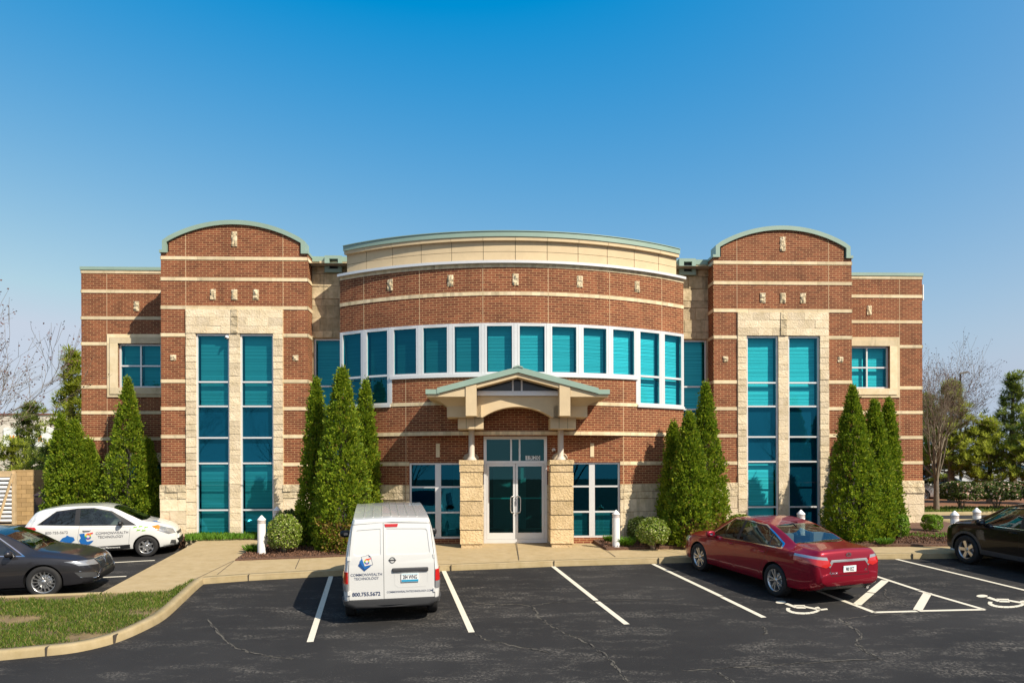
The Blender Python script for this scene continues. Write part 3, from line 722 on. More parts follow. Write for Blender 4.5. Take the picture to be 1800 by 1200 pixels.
# ---- wings
def wing(sg, ui, uo):
    V0 = 1.65; mb = MB(); P = Pflat(V0); a, b = min(ui, uo), max(ui, uo)
    wx0, wx1 = (-12.968, -11.57) if sg < 0 else (11.63, 13.124)
    sx0, sx1 = wx0-0.355, wx1+0.355
    hol = [(wx0, wx1, 4.79, 6.25), (wx0, wx1, 0.55, 2.30)]
    wall(mb, P, a, b, -0.3, 8.68, hol, 0)
    sur = [(sx0, sx1, 4.475, 6.56), (sx0, sx1, 0.2, 2.63)]
    bands(mb, P, a-(0.014 if sg < 0 else 0), b+(0.014 if sg > 0 else 0), BZ, 1, sur)
    jx = sx0-0.012 if sg < 0 else sx1+0.012
    vjoint(mb, P, jx, 1.62, 8.56, 4, zs=BZ)
    for x0, x1 in gaps(a, b, [(sx0, sx1)]): stone_base(mb, P, x0-(0.03 if x0 == a and sg < 0 else 0), x1+(0.03 if x1 == b and sg > 0 else 0), 2, 3)
    for (s0, s1, z0, z1), (h0, h1, k0, k1) in zip(sur, hol):
        # stepped limestone surround
        for o1, ins in ((0.03, 0.0), (0.055, 0.10), (0.04, 0.15)):
            A, B_, C_, D = s0+ins, s1-ins, z0+ins, z1-ins
            strip(mb, P, A, B_, k1, D, -0.01, o1, 1); strip(mb, P, A, B_, C_, k0, -0.01, o1+0.002, 1)
            strip(mb, P, A, h0, k0, k1, -0.01, o1-0.001, 1); strip(mb, P, h1, B_, k0, k1, -0.01, o1-0.001, 1)
    # outer side wall and its bands
    Ps = Pside(uo, sg); q = [(V0, -0.3), (14.0, -0.3), (14.0, 8.68), (V0, 8.68)]; pts = [Ps(*c, 0) for c in q]
    mb.poly(pts if sg > 0 else pts[::-1], 0, q if sg > 0 else q[::-1])
    for z in BZ: strip(mb, Ps, V0-0.014, 14.0, z-BT/2, z+BT/2, -0.01, 0.014, 1)
    o = mb.build('wing', [BRICK, BAND, STONE, ROUGH, MORTAR], bld)
    m_ = MB(); strip(m_, P, a-(0.03 if sg < 0 else 0), b+(0.03 if sg > 0 else 0), 8.675, 8.78, -0.35, 0.035); strip(m_, Ps, V0+0.35, 14.0, 8.675, 8.78, -0.35, 0.035)
    m_.build('coping', COPING, bld)
    for (h0, h1, k0, k1) in hol:
        mid = (h0+h1)/2; window(TF(V0+0.07), h0, h1, k0, k1, [mid], [(k0+k1)/2], fw=0.06, dy=0.008*sg, cells=lambda i, j: 'blind', blind=BLIND_LIT_STEPS[3] if sg < 0 else BLINDM)
    accent(P, -12.37 if sg < 0 else 12.42, 7.33, 7.65)
    return o
wing(-1, -10.845, -14.165); wing(1, 10.935, 14.295)

# ---- recesses beside the bow
def recess(a, b, wa, wb):
    V0 = 0.57; mb = MB(); P = Pflat(V0)
    wall(mb, P, a, b, -0.3, 8.72, [(wa, wb, 0.8, 6.25)], 2)
    zs = [6.27]
    while zs[-1] < 8.7: zs.append(min(8.72, zs[-1]+(0.40, 0.22, 0.40)[len(zs) % 3]))
    courses(mb, P, a, b, zs, 2, 0.03, 0.5, gap=0.014, jit=0.02)
    courses(mb, P, a, b, [-0.3, .3, .8], 2, 0.03, 0.5)
    o = mb.build('recess_wall', [BRICK, BAND, GREYSTONE], bld)
    m_ = MB(); strip(m_, P, a, b, 8.70, 8.86, -0.4, 0.04); m_.build('coping', COPING, bld)
    window(TF(V0+0.06), wa, wb, 0.8, 6.25, [], [2.27, 3.06, 3.99, 4.73], fw=0.05, cells=lambda i, j: 'dark' if j in (1, 2) else 'blind', blind=BLIND_LIT_STEPS[3] if a < 0 else BLINDM)
    # green scupper box with two slots
    c = (a+b)/2+(0.02 if a > 0 else -0.03); s = MB(); w, z0, z1 = 0.27, 8.33, 8.86; D = V0-0.16
    for x0, x1, k0, k1 in ((c-w, c+w, z1-0.10, z1), (c-w, c+w, z0, z0+0.11), (c-w, c-w+0.15, z0+.11, z1-.10), (c+w-0.12, c+w, z0+.11, z1-.10), (c-w+.15, c+w-.12, 8.575, 8.625)):
        s.box(x0, x1, D, V0-0.03, k0, k1, 0)
    s.box(c-w+.15, c+w-.12, V0-0.045, V0-0.028, z0+.11, z1-.1, 1)
    s.build('scupper', [COPING, BLACK], bld)
recess(-6.345, -4.9, -6.30, -4.95); recess(4.98, 6.445, 5.02, 6.40)

# ---- bowed front
mb = MB(); s0, s1 = UC-RB*HB, UC+RB*HB; ST = 0.12
sp = 0.94; seg0 = UC-6*sp
hol = [(seg0+0.02, UC+6*sp-0.02, 4.74, 6.25), (seg0+0.02, UC-4*sp-0.0, 3.93, 4.75), (UC+4*sp, UC+6*sp-0.02, 3.93, 4.75)]
CH = 3.2
ac = math.asin(CH/RB)*RB
wall(mb, Pbow, s0, s1, 3.02, 7.93, hol, 0, step=ST, reveal=0.03)
wall(mb, Pbow, s0, UC-ac, -0.3, 3.02, [], 0, step=ST); wall(mb, Pbow, UC+ac, s1, -0.3, 3.02, [], 0, step=ST)
bands(mb, Pbow, s0, s1, [7.09], 1, [], ST, bl=sp)
bands(mb, Pbow, s0, s1, [3.965], 1, [(seg0, UC-4*sp, 3.9, 4.75), (UC+4*sp, UC+6*sp, 3.9, 4.75)], ST, bl=sp)
bands(mb, Pbow, s0, s1, [3.10], 1, [], ST, d1=0.03, bl=sp)
bands(mb, Pbow, s0, UC-ac, [2.23], 1, [], ST); bands(mb, Pbow, UC+ac, s1, [2.23], 1, [], ST)
bands(mb, Pbow, s0, s1, [7.89], 1, [], ST, bl=sp*0.5)
stone_base(mb, Pbow, s0, UC-ac, 2, 3, ST); stone_base(mb, Pbow, UC+ac, s1, 2, 3, ST)
for k in (-5, -3, -1, 1, 3, 5): vjoint(mb, Pbow, UC+k*sp, 6.26, 7.84, 4, zs=[7.09])
for k in (-1, 1): vjoint(mb, Pbow, UC+k*ac, 1.63, 4.73, 4, zs=[3.10, 3.965, 2.23])
# soffit where the bow oversails the flat entrance wall
VE = VCC-math.sqrt(RB*RB-CH*CH)
S = cuts(UC-ac, UC+ac, [], ST)
for a, b in zip(S[:-1], S[1:]):
    pa, pb = Pbow(a, 3.05, 0.0), Pbow(b, 3.05, 0.0); mb.poly([pb, pa, (pa[0], VE+0.3, 3.05), (pb[0], VE+0.3, 3.05)], 1)
mb.build('curved_front', [BRICK, BAND, STONE, ROUGH, MORTAR], bld)
for k in (-2, -1, 0, 1, 2): accent(Pbow, UC+k*2*sp, 7.33, 7.66)
# cornice
mb = MB(); strip(mb, Pbow, s0-0.02, s1+0.02, 7.945, 8.02, -0.1, 0.10, 0, ST); mb.build('metal_cornice', ALU, bld)
mb = MB(); D0 = -0.14
strip(mb, Pbow, s0+0.16, s1-0.16, 7.95, 8.72, -0.3, D0-0.012, 1, ST)
k = -6
e = [s0+0.16]+[UC+i*sp for i in range(-5, 6)]+[s1-0.16]
for a, b in zip(e[:-1], e[1:]):
    for z0, z1 in ((8.02, 8.325), (8.337, 8.625)): strip(mb, Pbow, a+0.008, b-0.008, z0, z1, -0.3, D0, 0, ST)
    strip(mb, Pbow, a+(0.005 if a != e[0] else -0.03), b-(0.005 if b != e[-1] else -0.03), 8.63, 8.735, -0.3, D0+0.09, 0, ST)
mb.build('stucco_cornice', [STUCCO, JOINT], bld)
coping_strip('coping', Pbow, s0+0.11, s1-0.11, 8.735, 8.90, -0.5, D0+0.115, ST)
# bow side returns and roof
mb = MB()
for s, sg in ((s0, -1), (s1, 1)):
    p = Pbow(s, 0, 0); q = [(p[1], -0.3), (1.2, -0.3), (1.2, 7.95), (p[1], 7.95)]; pts = [(p[0], a, b) for a, b in q]
    mb.poly(pts if sg > 0 else pts[::-1], 0, q)
    p2 = Pbow(s-sg*0.16, 0, D0); q = [(p2[1], 7.9), (1.2, 7.9), (1.2, 8.74), (p2[1], 8.74)]; pts = [(p2[0], a, b) for a, b in q]
    mb.poly(pts if sg > 0 else pts[::-1], 1, q)
mb.build('side_return', [BRICK, STUCCO], bld)
# bow windows: twelve lights
def bowT(sc):
    a = (sc-UC)/RB; ca, sa = math.cos(a), math.sin(a); px, py = UC+RB*sa, VCC-RB*ca
    return lambda x, o, z: (px+(x-sc)*ca+o*sa, py+(x-sc)*sa-o*ca, z)
for k in range(12):
    sc = UC+(k-5.5)*sp; tall = k in (0, 1, 10, 11)
    z0 = 4.80 if not tall else 3.98
    window(bowT(sc), sc-sp/2+0.055, sc+sp/2-0.055, z0, 6.22, [], [4.84] if tall else [], fw=0.055, fd=0.08, frame=ALU, mull=0.06, cells=lambda i, j: 'blind', blind=BLIND_LIT_STEPS[(0, 0, 0, 1, 2, 3, 4, 4, 4, 5, 5, 5)[k]])
mb = MB()
for k in range(13):
    s = UC+(k-6)*sp; z0 = 3.93 if (k <= 2 or k >= 10) else 4.74
    w = 0.05; strip(mb, Pbow, max(s0, s-w), min(s1, s+w), z0, 6.245, -0.12, 0.012, 0)
S = cuts(seg0, UC+6*sp, [], sp)
for k in range(12):
    a, b = UC+(k-6)*sp, UC+(k-5)*sp; tall = k in (0, 1, 10, 11)
    strip(mb, Pbow, a, b, (3.90 if tall else 4.71), (3.98 if tall else 4.80), -0.12, 0.05, 0, ST)
    strip(mb, Pbow, a, b, 6.22, 6.25, -0.12, 0.004, 0, ST)
mb.build('window_mullion', ALU, bld)

# ---- flat entrance wall under the bow
mb = MB(); P = Pflat(VE); e0, e1 = UC-CH, UC+CH
dh = (UC-0.935, UC+0.935, -0.2, 3.03)
wl = (UC-3.10, UC-1.44, 0.04, 2.26); wr = (UC+1.44, UC+3.10, 0.04, 2.26)
wall(mb, P, e0, e1, -0.3, 3.06, [dh, wl, wr], 0, reveal=0.14)
for a, b in gaps(e0, e1, [dh[:2], wl[:2], wr[:2]]): stone_base(mb, P, a, b, 2, 3)
bands(mb, P, e0, e1, [2.23], 1, [dh, (wl[0], wl[1], 0, 2.3), (wr[0], wr[1], 0, 2.3)])
mb.build('entrance_wall', [BRICK, BAND, STONE, ROUGH, MORTAR], bld)
for du in (-2.27, 2.27): m_ = MB(); strip(m_, P, UC+du-.055, UC+du+.055, 2.42, 2.82, -.01, .015); m_.build('accent_stone', BAND, bld)
for w in (wl, wr):
    mid = (w[0]+w[1])/2
    window(TF(VE+0.05), w[0], w[1], w[2], w[3], [mid], [0.80, 1.55], fw=0.055, wide={mid: 0.17}, cells=lambda i, j: 'grey' if j == 0 else 'open')
# doors
f = MB(); V_ = VE+0.08
def fb(x0, x1, z0, z1, o0=0.0, d=0.11): f.box(UC+x0, UC+x1, V_-o0-d, V_-o0, z0, z1)
fb(-0.93, -0.845, -0.1, 3.03); fb(0.845, 0.93, -0.1, 3.03); fb(-0.845, 0.845, 2.94, 3.03); fb(-0.845, 0.845, 2.23, 2.31)
fb(-0.15, -0.10, 2.31, 2.94); fb(0.10, 0.15, 2.31, 2.94); fb(-0.845, 0.845, -0.1, 0.015)
fr = f.build('door_frame', ALU, bld)
for a, b in ((-0.845, -0.15), (-0.10, 0.10), (0.15, 0.845)):
    p = MB(); y = V_-0.05; p.poly([(UC+a, y, 2.31), (UC+b, y, 2.31), (UC+b, y, 2.94), (UC+a, y, 2.94)]); p.build('pane', DGLASS, fr)
from_txt = []
for sg in (-1, 1):
    f = MB(); x0, x1 = (0.006, 0.84); 
    def db(a, b, z0, z1, y0=-0.09, y1=-0.04): f.box(UC+sg*a if sg > 0 else UC-b, UC+b if sg > 0 else UC-a, V_+y0, V_+y1, z0, z1)
    db(x0, x0+0.065, 0.02, 2.225); db(x1-0.065, x1, 0.02, 2.225); db(x0+.065, x1-.065, 0.02, 0.20); db(x0+.065, x1-.065, 2.15, 2.225)
    dr = f.build('door', ALU, bld)
    a, b = sorted((UC+sg*(x0+.065), UC+sg*(x1-.065))); p = MB(); y = V_-0.065; p.poly([(a, y, .20), (b, y, .20), (b, y, 2.15), (a, y, 2.15)]); p.build('pane', DGLASS, dr)
    h = MB(); xx = UC+sg*0.125; y = V_-0.15
    hx = UC+sg*0.05
    h.tube([(hx, V_-.09, 1.27), (hx, y, 1.27), (xx, y-.01, 1.26), (xx+sg*0.02, y-.01, 1.2), (xx+sg*.02, y-.01, 0.86), (xx, y-.01, 0.80), (hx, y, 0.79), (hx, V_-.09, 0.79)], 0.016, 8); h.build('handle', STEEL, dr)
    pb_ = MB(); pb_.box(a, b, V_-0.03, V_+0.01, 1.19, 1.23); pb_.build('push_bar', plain('teal_push_bar', (0.10, 0.5, 0.55), 0.4), dr)
# lobby behind the doors
mb = MB(); mb.box(UC-2.0, UC+2.0, VE+4.0, VE+4.1, 0, 3.0, 0); mb.box(UC-0.62, UC+0.45, VE+2.4, VE+2.45, 0.1, 2.1, 1); mb.box(UC-3, UC+3, VE+0.25, VE+4.0, -0.1, 0.005, 2)
mb.build('lobby', [plain('lobby_wall', (0.12, 0.12, 0.11), 0.8), plain('lobby_partition', (0.20, 0.28, 0.27), 0.4), plain('lobby_floor', (0.10, 0.09, 0.08), 0.3)], bld)

# ---- entrance canopy
CV = -3.3
can = MB()
def cb(x0, x1, y0, y1, z0, z1, mi=0): can.box(UC+x0, UC+x1, y0, y1, z0, z1, mi)
def slope_z(x, base=4.80, m=0.262): return base-abs(x)*m
cn = MB()
# gable fascia: outer wings, posts, rakes. Faces stand at CV; everything is closed solid
def prism(mb, prof, y0, y1, mi=0):
    n = len(prof); A = [(UC+x, y0, z) for x, z in prof]; B = [(UC+x, y1, z) for x, z in prof]
    mb.poly(A, mi); mb.poly(B[::-1], mi)
    for i in range(n): j = (i+1) % n; mb.poly([A[j], A[i], B[i], B[j]], mi)
ez = 4.02; eh = 2.44; FT = lambda x: 4.665-abs(x)*0.262
for sg in (-1, 1):
    def pr(pts, y0, y1, mi=0):
        q = [(sg*x, z) for x, z in pts]; prism(cn, q if sg > 0 else q[::-1], y0, y1, mi)
    pr([(1.412, ez), (eh, ez), (eh, 4.085), (2.17, 4.095), (1.412, FT(1.412))], CV, -2.0)
    pr([(1.115, 3.505), (1.405, 3.505), (1.405, FT(1.405)), (1.115, FT(1.115))], CV-0.03, CV+0.45)
    pr([(0.0, FT(0)-0.115), (1.11, FT(1.11)-0.115), (1.11, FT(1.11)), (0.0, FT(0))], CV-0.005, CV+0.45)
    # coved corbel under the eave
    n = 7; prev = None
    for k in range(n+1):
        t = k/n; q = 1-(1-t)**2*1.0
        x = eh-0.02-(eh-0.02-1.93)*t; z = ez-0.002-(0.22)*(t**1.7); y = CV+0.03+(0.40)*t
        cur = [(sg*x, y, z), (sg*1.2, y, z), (sg*x, -1.6, z)]
        if prev:
            a, b = prev, cur
            F1 = [(UC+a[1][0], a[1][1], a[1][2]), (UC+a[0][0], a[0][1], a[0][2]), (UC+b[0][0], b[0][1], b[0][2]), (UC+b[1][0], b[1][1], b[1][2])]
            F2 = [(UC+a[0][0], a[0][1], a[0][2]), (UC+a[2][0], a[2][1], a[2][2]), (UC+b[2][0], b[2][1], b[2][2]), (UC+b[0][0], b[0][1], b[0][2])]
            cn.poly(F1 if sg < 0 else F1[::-1], 0, smooth=True); cn.poly(F2 if sg < 0 else F2[::-1], 0, smooth=True)
        prev = cur
    pr([(1.0, 3.50), (1.93, 3.50), (1.93, 3.815), (1.0, 3.815)], CV+0.43, -1.7)
    for a, b in ((0.93, 1.165), (1.175, 1.405), (1.415, 1.64)): pr([(a, 3.19), (b, 3.19), (b, 3.50), (a, 3.50)], CV+0.62, -1.75)
    pr([(0.94, 3.195), (1.63, 3.195), (1.63, 3.49), (0.94, 3.49)], CV+0.63, -1.76, 1)
# arched beam between the posts
n = 24; half = 0.95; spr, crw = 3.50, 3.79; R_ = (half**2+(crw-spr)**2)/(2*(crw-spr)); zc = crw-R_
xs_ = [-1.2, -half]+[-half+2*half*i/n for i in range(1, n)]+[half, 1.2]
def az(x): return spr if abs(x) >= half else zc+math.sqrt(R_*R_-x*x)
y0, y1 = CV+0.43, CV+0.85
for a, b in zip(xs_[:-1], xs_[1:]):
    za, zb = az(a), az(b)
    cn.poly([(UC+a, y0, za), (UC+b, y0, zb), (UC+b, y0, 4.08), (UC+a, y0, 4.08)]); cn.poly([(UC+b, y1, zb), (UC+a, y1, za), (UC+a, y1, 4.08), (UC+b, y1, 4.08)])
    cn.poly([(UC+b, y0, zb), (UC+a, y0, za), (UC+a, y1, za), (UC+b, y1, zb)], 0, smooth=True)
# ceiling of the porch
cn.poly([(UC-1.95, CV+.45, 4.07), (UC-1.95, -1.5, 4.07), (UC+1.95, -1.5, 4.07), (UC+1.95, CV+.45, 4.07)][::-1])
canopy = cn.build('entrance_canopy', [STUCCO, JOINT], bld)
# roof
rf = MB()
for sg in (-1, 1):
    q = [(sg*0.0, 4.668), (sg*2.17, FT(2.17)+0.003), (sg*2.17, FT(2.17)+0.155), (sg*0.0, 4.82)]
    prism(rf, q if sg > 0 else q[::-1], CV-0.06, -1.2)
    q = [(sg*2.10, 4.088), (sg*2.475, 4.088), (sg*2.475, 4.21), (sg*2.16, 4.21)]
    prism(rf, q if sg > 0 else q[::-1], CV-0.045, -1.2)
    q = [(0, 4.815), (sg*0.13, 4.783), (sg*0.13, 4.82), (0, 4.858)]; prism(rf, q if sg > 0 else q[::-1], CV-0.08, -1.3)
rf.build('canopy_roof', COPING, canopy)
# gable glazing
gz_ = MB(); yy = CV+0.5
def gb(x0, x1, z0, z1, y0=-0.05, y1=0.0): gz_.box(UC+x0, UC+x1, yy+y0, yy+y1, z0, z1)
gb(-1.112, 1.112, 4.085, 4.17, -0.16, 0.0); gb(-1.112, 1.112, 4.175, 4.215, -0.12, 0.0)
gb(-0.145, -0.10, 4.215, 4.53); gb(0.10, 0.145, 4.215, 4.53)
gl = gz_.build('gable_window', WHITEM, canopy)
p = MB(); p.poly([(UC-1.11, yy-.02, 4.2), (UC+1.11, yy-.02, 4.2), (UC+1.11, yy-.02, FT(1.11)-.1), (UC, yy-.02, FT(0)-.1), (UC-1.11, yy-.02, FT(1.11)-.1)])
p.build('pane', plain('dark_gable_glass', (0.03, 0.03, 0.028), 0.15), gl)
# columns and piers
COLM = plain('painted_column', (0.56, 0.48, 0.39), 0.55, vary=0.04)
for sg in (-1, 1):
    cx, cy = UC+sg*1.275, -2.08
    c = MB(); c.lathe([(0.145, 2.31), (0.145, 2.345), (0.12, 2.38), (0.095, 2.415), (0.086, 2.44), (0.083, 3.195)], (cx, cy, 0), 24); c.build('column', COLM, canopy)
    p = MB(); w = 0.315
    p.box(cx-w-.03, cx+w+.03, cy-w-.03, cy+w+.03, 2.20, 2.33)
    z = 2.195; hs = [0.21, 0.405, 0.405, 0.405, 0.405, 0.405]
    for i, h in enumerate(hs):
        ww = w+rs.uniform(0.0, 0.02); p.box(cx-ww, cx+ww, cy-ww, cy+ww, z-h+0.012, z-0.012, 0); z -= h
    p.box(cx-w+.02, cx+w-.02, cy-w+.02, cy+w-.02, -0.3, z, 0); p.box(cx-w+.025, cx+w-.025, cy-w+.025, cy+w-.025, z, 2.2, 1)
    p.build('pier', [PIERST, JOINT], canopy)

# ---- main block behind everything: back wall, roof, floor
mb = MB()
mb.poly([(14.2, 14, -0.3), (-14.1, 14, -0.3), (-14.1, 14, 8.68), (14.2, 14, 8.68)], 0, [(0, 0), (28, 0), (28, 9), (0, 9)])
mb.poly([(-14.1, 1.7, 8.55), (14.2, 1.7, 8.55), (14.2, 14, 8.55), (-14.1, 14, 8.55)], 1)
mb.poly([(-10.8, 0.1, 8.53), (10.9, 0.1, 8.53), (10.9, 1.75, 8.53), (-10.8, 1.75, 8.53)], 1)
S = cuts(s0+0.2, s1-0.2, [], 0.3); mb.poly([Pbow(a, 8.5, -0.2) for a in S]+[(5.2, 0.7, 8.5), (-5.2, 0.7, 8.5)], 1)
mb.poly([(-14.1, 4.5, -0.3), (14.2, 4.5, -0.3), (14.2, 4.5, 8.5), (-14.1, 4.5, 8.5)], 2)
mb.poly([(-10.5, 0.5, 3.9), (10.5, 0.5, 3.9), (10.5, 4.5, 3.9), (-10.5, 4.5, 3.9)], 2)
mb.build('main_block', [BRICK, ROOFM, DARKIN], bld)
# ================================================================ vegetation
def leafcloud(name, P, D, L, Wd, mats, parent, mi=None, seed=0, fold=0.0):
    """Diamond leaves: P centres, D unit directions, L lengths, Wd width ratio."""
    r = np.random.default_rng(seed); n = len(P)
    D = D/np.maximum(np.linalg.norm(D, axis=1, keepdims=True), 1e-6)
    Rn = r.normal(size=(n, 3)); S = np.cross(D, Rn); S /= np.maximum(np.linalg.norm(S, axis=1, keepdims=True), 1e-6)
    L = L[:, None]; Sd = S*L*Wd*0.5
    V = np.empty((n, 4, 3)); V[:, 0] = P-D*L*0.5; V[:, 1] = P+Sd; V[:, 2] = P+D*L*0.5; V[:, 3] = P-Sd
    me = bpy.data.meshes.new(name); me.vertices.add(4*n); me.vertices.foreach_set('co', V.reshape(-1))
    me.loops.add(4*n); me.loops.foreach_set('vertex_index', np.arange(4*n, dtype=np.int32))
    me.polygons.add(n); me.polygons.foreach_set('loop_start', np.arange(0, 4*n, 4, dtype=np.int32))
    for m in (mats if isinstance(mats, (list, tuple)) else [mats]): me.materials.append(m)
    if mi is not None: me.polygons.foreach_set('material_index', mi.astype(np.int32))
    me.update(calc_edges=True); me.validate()
    o = bpy.data.objects.new(name, me); COL.objects.link(o)
    if parent: o.parent = parent
    return o

def arborvitae(label, px, top_px, hw_px, Y, seed, squat=0.62, dry=0.0, n=7500):
    X = (px-CXP)/FPX*Y; zb = lot_z(Y, 0.13)
    top = HC+(HOR-(top_px+ROLL*(px-CXP)))/FPX*Y; H = top-zb; R = hw_px/FPX*Y
    root = thing('arborvitae', label, 'shrub', (X, Y, zb), (0, 0, seed*1.7), 'columnar evergreens along the front of the building')
    r = np.random.default_rng(seed)
    # sprays grow in tufts: a tuft centre on the crown's skin, a dozen leaves round it
    prof = lambda t: np.where(t < 0.16, 0.80+0.20*(t/0.16)**0.7, np.power(np.clip((1-t)/0.84, 0, 1), squat))
    nt = int(n//6.5); n = nt*16
    tc = r.random(nt)**1.12; ac = r.random(nt)*2*np.pi; ph = r.random(8)*6.28
    lump = 1+0.06*np.sin(3*ac+9*tc+ph[0])+0.06*np.sin(5*ac-14*tc+ph[1])+0.05*np.sin(9*ac+23*tc+ph[2])+0.045*np.sin(2*ac-31*tc+ph[3])+0.04*np.sin(13*ac+40*tc+ph[4])
    inner = r.random(nt) < 0.30
    dep = np.where(inner, 0.35+0.45*r.random(nt), 1-np.abs(r.normal(size=nt))*0.10+0.05*(r.random(nt) < 0.12))
    rc = np.maximum(R*prof(tc)*lump*dep, 0.015)
    k = 16; t = np.repeat(tc, k); a = np.repeat(ac, k); rr = np.repeat(rc, k)
    out = np.stack([np.cos(a), np.sin(a), np.zeros(n)], 1)
    jit = r.normal(size=(n, 3))*np.array([0.042, 0.042, 0.058])*np.repeat(0.6+0.7*r.random(nt), k)[:, None]
    P = np.stack([rr*np.cos(a), rr*np.sin(a), 0.05+t*(H-0.10)], 1)+jit
    P[:, 2] = np.maximum(P[:, 2], 0.02)
    D = out*(0.35+0.4*r.random(n))[:, None]+jit*7+np.array([0, 0, 1.0])*(0.45+0.5*r.random(n))[:, None]+r.normal(size=(n, 3))*0.25
    L = 0.060+0.050*r.random(n); L *= (0.8+0.2*(1-t))
    mi = np.zeros(n, int)
    if dry:
        near = (np.abs(np.angle(np.exp(1j*(a+seed*1.7+1.35))))<0.8) & (t < 0.17); mi[near & (r.random(n) < 0.55)] = 1
        mi[r.random(n) < 0.006] = 1
    else: mi[r.random(n) < 0.004] = 1
    leafcloud('foliage', P, D, L, 0.62, [L_ARB, L_ARB_DRY], root, mi, seed)
    # inner branches seen through the gaps
    m_ = MB(); m_.tube([(0, 0, -0.05), (0, 0, H*0.5), (0, 0, H*0.93)], [0.06, 0.045, 0.012], 7)
    rr2 = random.Random(seed)
    for k in range(60):
        zz = H*rr2.uniform(0.03, 0.85); aa = rr2.uniform(0, 6.28); rl = R*float(prof(np.array([zz/H]))[0])*0.85
        m_.tube([(0, 0, zz), (rl*0.6*math.cos(aa), rl*0.6*math.sin(aa), zz+rl*0.45), (rl*math.cos(aa), rl*math.sin(aa), min(H*.97, zz+rl*1.1))], [0.014, 0.010, 0.004], 4, caps=False)
    m_.build('trunk', DKBARK, root)
    return root
DKBARK = plain('dark_bark', (0.05, 0.04, 0.028), 0.9)
A = arborvitae
A('bright arborvitae with a blunt tip behind the white hatchback, nearest the block wall', 108, 728, 32, 22.75, 1, 0.70)
A('broad arborvitae in the middle of the clump left of the brick wing', 132, 738, 38, 22.7, 2, 0.66)
A('shorter arborvitae on the right flank of the clump behind the white hatchback', 157, 772, 28, 22.85, 3, 0.6)
A('tall arborvitae with yellow leaves at its tip, in front of the left wing window', 225, 664, 46, 22.65, 4, 0.80)
A('small arborvitae tucked between the tall one and the left tower', 260, 772, 24, 22.9, 5, 0.6)
A('narrow arborvitae on the left of the clump beside the left tower', 556, 664, 33, 20.2, 6, 0.68, n=8000)
A('tallest arborvitae behind the white van, brown and bare at its foot', 602, 646, 52, 19.4, 7, 0.64, dry=1, n=11000)
A('arborvitae on the right of the clump behind the white van, against the bowed wall', 643, 668, 28, 20.9, 8, 0.56, n=8000)
A('lower arborvitae in shade behind the clump left of the entrance', 652, 760, 26, 21.4, 9, 0.42)
A('tall pointed arborvitae against the right tower, behind the red sedan', 1241, 674, 40, 20.6, 10, 0.72, dry=1, n=9000)
A('middle arborvitae in front of the clump beside the right tower', 1212, 724, 42, 20.2, 11, 0.66, dry=1, n=9000)
A('dark arborvitae on the left of the clump beside the right tower', 1184, 742, 28, 20.9, 12, 0.6)
A('tall broad arborvitae left of the pair under the right wing window', 1499, 678, 48, 20.9, 13, 0.78, n=9500)
A('slim arborvitae in the middle of the trio under the right wing window', 1537, 703, 36, 21.2, 14, 0.62, n=8000)
A('slim arborvitae on the right of the trio, beside the right wing corner', 1562, 701, 24, 21.8, 15, 0.55)

def round_bush(name, label, px, py_base, hw_px, top_px, Y, mat, seed, n=3500, L0=0.05, group=None, boxy=0.0, stems=False, extra=None):
    X = (px-CXP)/FPX*Y; zb = lot_z(Y, 0.13)
    top = HC+(HOR-(top_px+ROLL*(px-CXP)))/FPX*Y; H = top-zb; R = hw_px/FPX*Y
    root = thing(name, label, 'bush', (X, Y, zb), (0, 0, seed), group)
    r = np.random.default_rng(seed)
    v = r.normal(size=(n, 3)); v /= np.linalg.norm(v, axis=1, keepdims=True)
    v[:, 2] = np.where(v[:, 2] < -0.75, -v[:, 2], v[:, 2])
    if boxy: v = np.sign(v)*np.abs(v)**(1-boxy); v /= np.maximum(np.linalg.norm(v, axis=1, keepdims=True)*0.0+1.0, 1)
    az = np.arctan2(v[:, 1], v[:, 0]); lum = 1+0.05*np.sin(4*az+7*v[:, 2])+0.05*np.sin(7*az-5*v[:, 2]+2)
    sc = (1-np.abs(r.normal(size=n))*0.10)*lum
    lo = 0.30 if stems else 0.04
    P = np.stack([v[:, 0]*R*sc, v[:, 1]*R*sc, H*(lo+(1-lo)*0.5)+v[:, 2]*H*(1-lo)*0.5*sc], 1)
    D = v+r.normal(size=(n, 3))*0.8; L = L0*(0.7+0.6*r.random(n))
    mats = [mat]; mi = np.zeros(n, int)
    if extra is not None: mats.append(extra[0]); mi[r.random(n) < extra[1]] = 1
    leafcloud('foliage', P, D, L, 0.7, mats, root, mi, seed)
    m_ = MB(); rr = random.Random(seed)
    for k in range(26 if not stems else 12):
        a = rr.uniform(0, 6.28); s = rr.uniform(0.4, 0.85)
        m_.tube([(0.03*math.cos(a), 0.03*math.sin(a), -0.05), (R*s*0.35*math.cos(a), R*s*.35*math.sin(a), H*0.35), (R*s*math.cos(a), R*s*math.sin(a), H*rr.uniform(0.5, 0.85))], [0.018, 0.012, 0.005], 5, caps=False)
    m_.build('stem', BARK, root)
    return root
round_bush('round_bush', 'round variegated bush beside the front left bollard', 500, 972, 29, 904, 18.95, L_EUO, 21, 5200, 0.05)
round_bush('round_bush', 'dark shaded bush behind the round variegated one', 513, 950, 38, 896, 20.3, L_SHRUB, 22, 3800, 0.06)
round_bush('round_bush', 'round variegated bush right of the entrance, beside the bollard', 1147, 962, 29, 910, 19.7, L_EUO, 23, 5200, 0.05)
round_bush('round_bush', 'loose dark bush against the stone wall behind the round one', 1124, 950, 22, 908, 20.6, L_SHRUB, 24, 2200, 0.06)
round_bush('round_bush', 'pale variegated bush at the foot of the right tower, behind the red sedan roof', 1301, 950, 26, 904, 21.2, L_EUO, 25, 3200, 0.055)
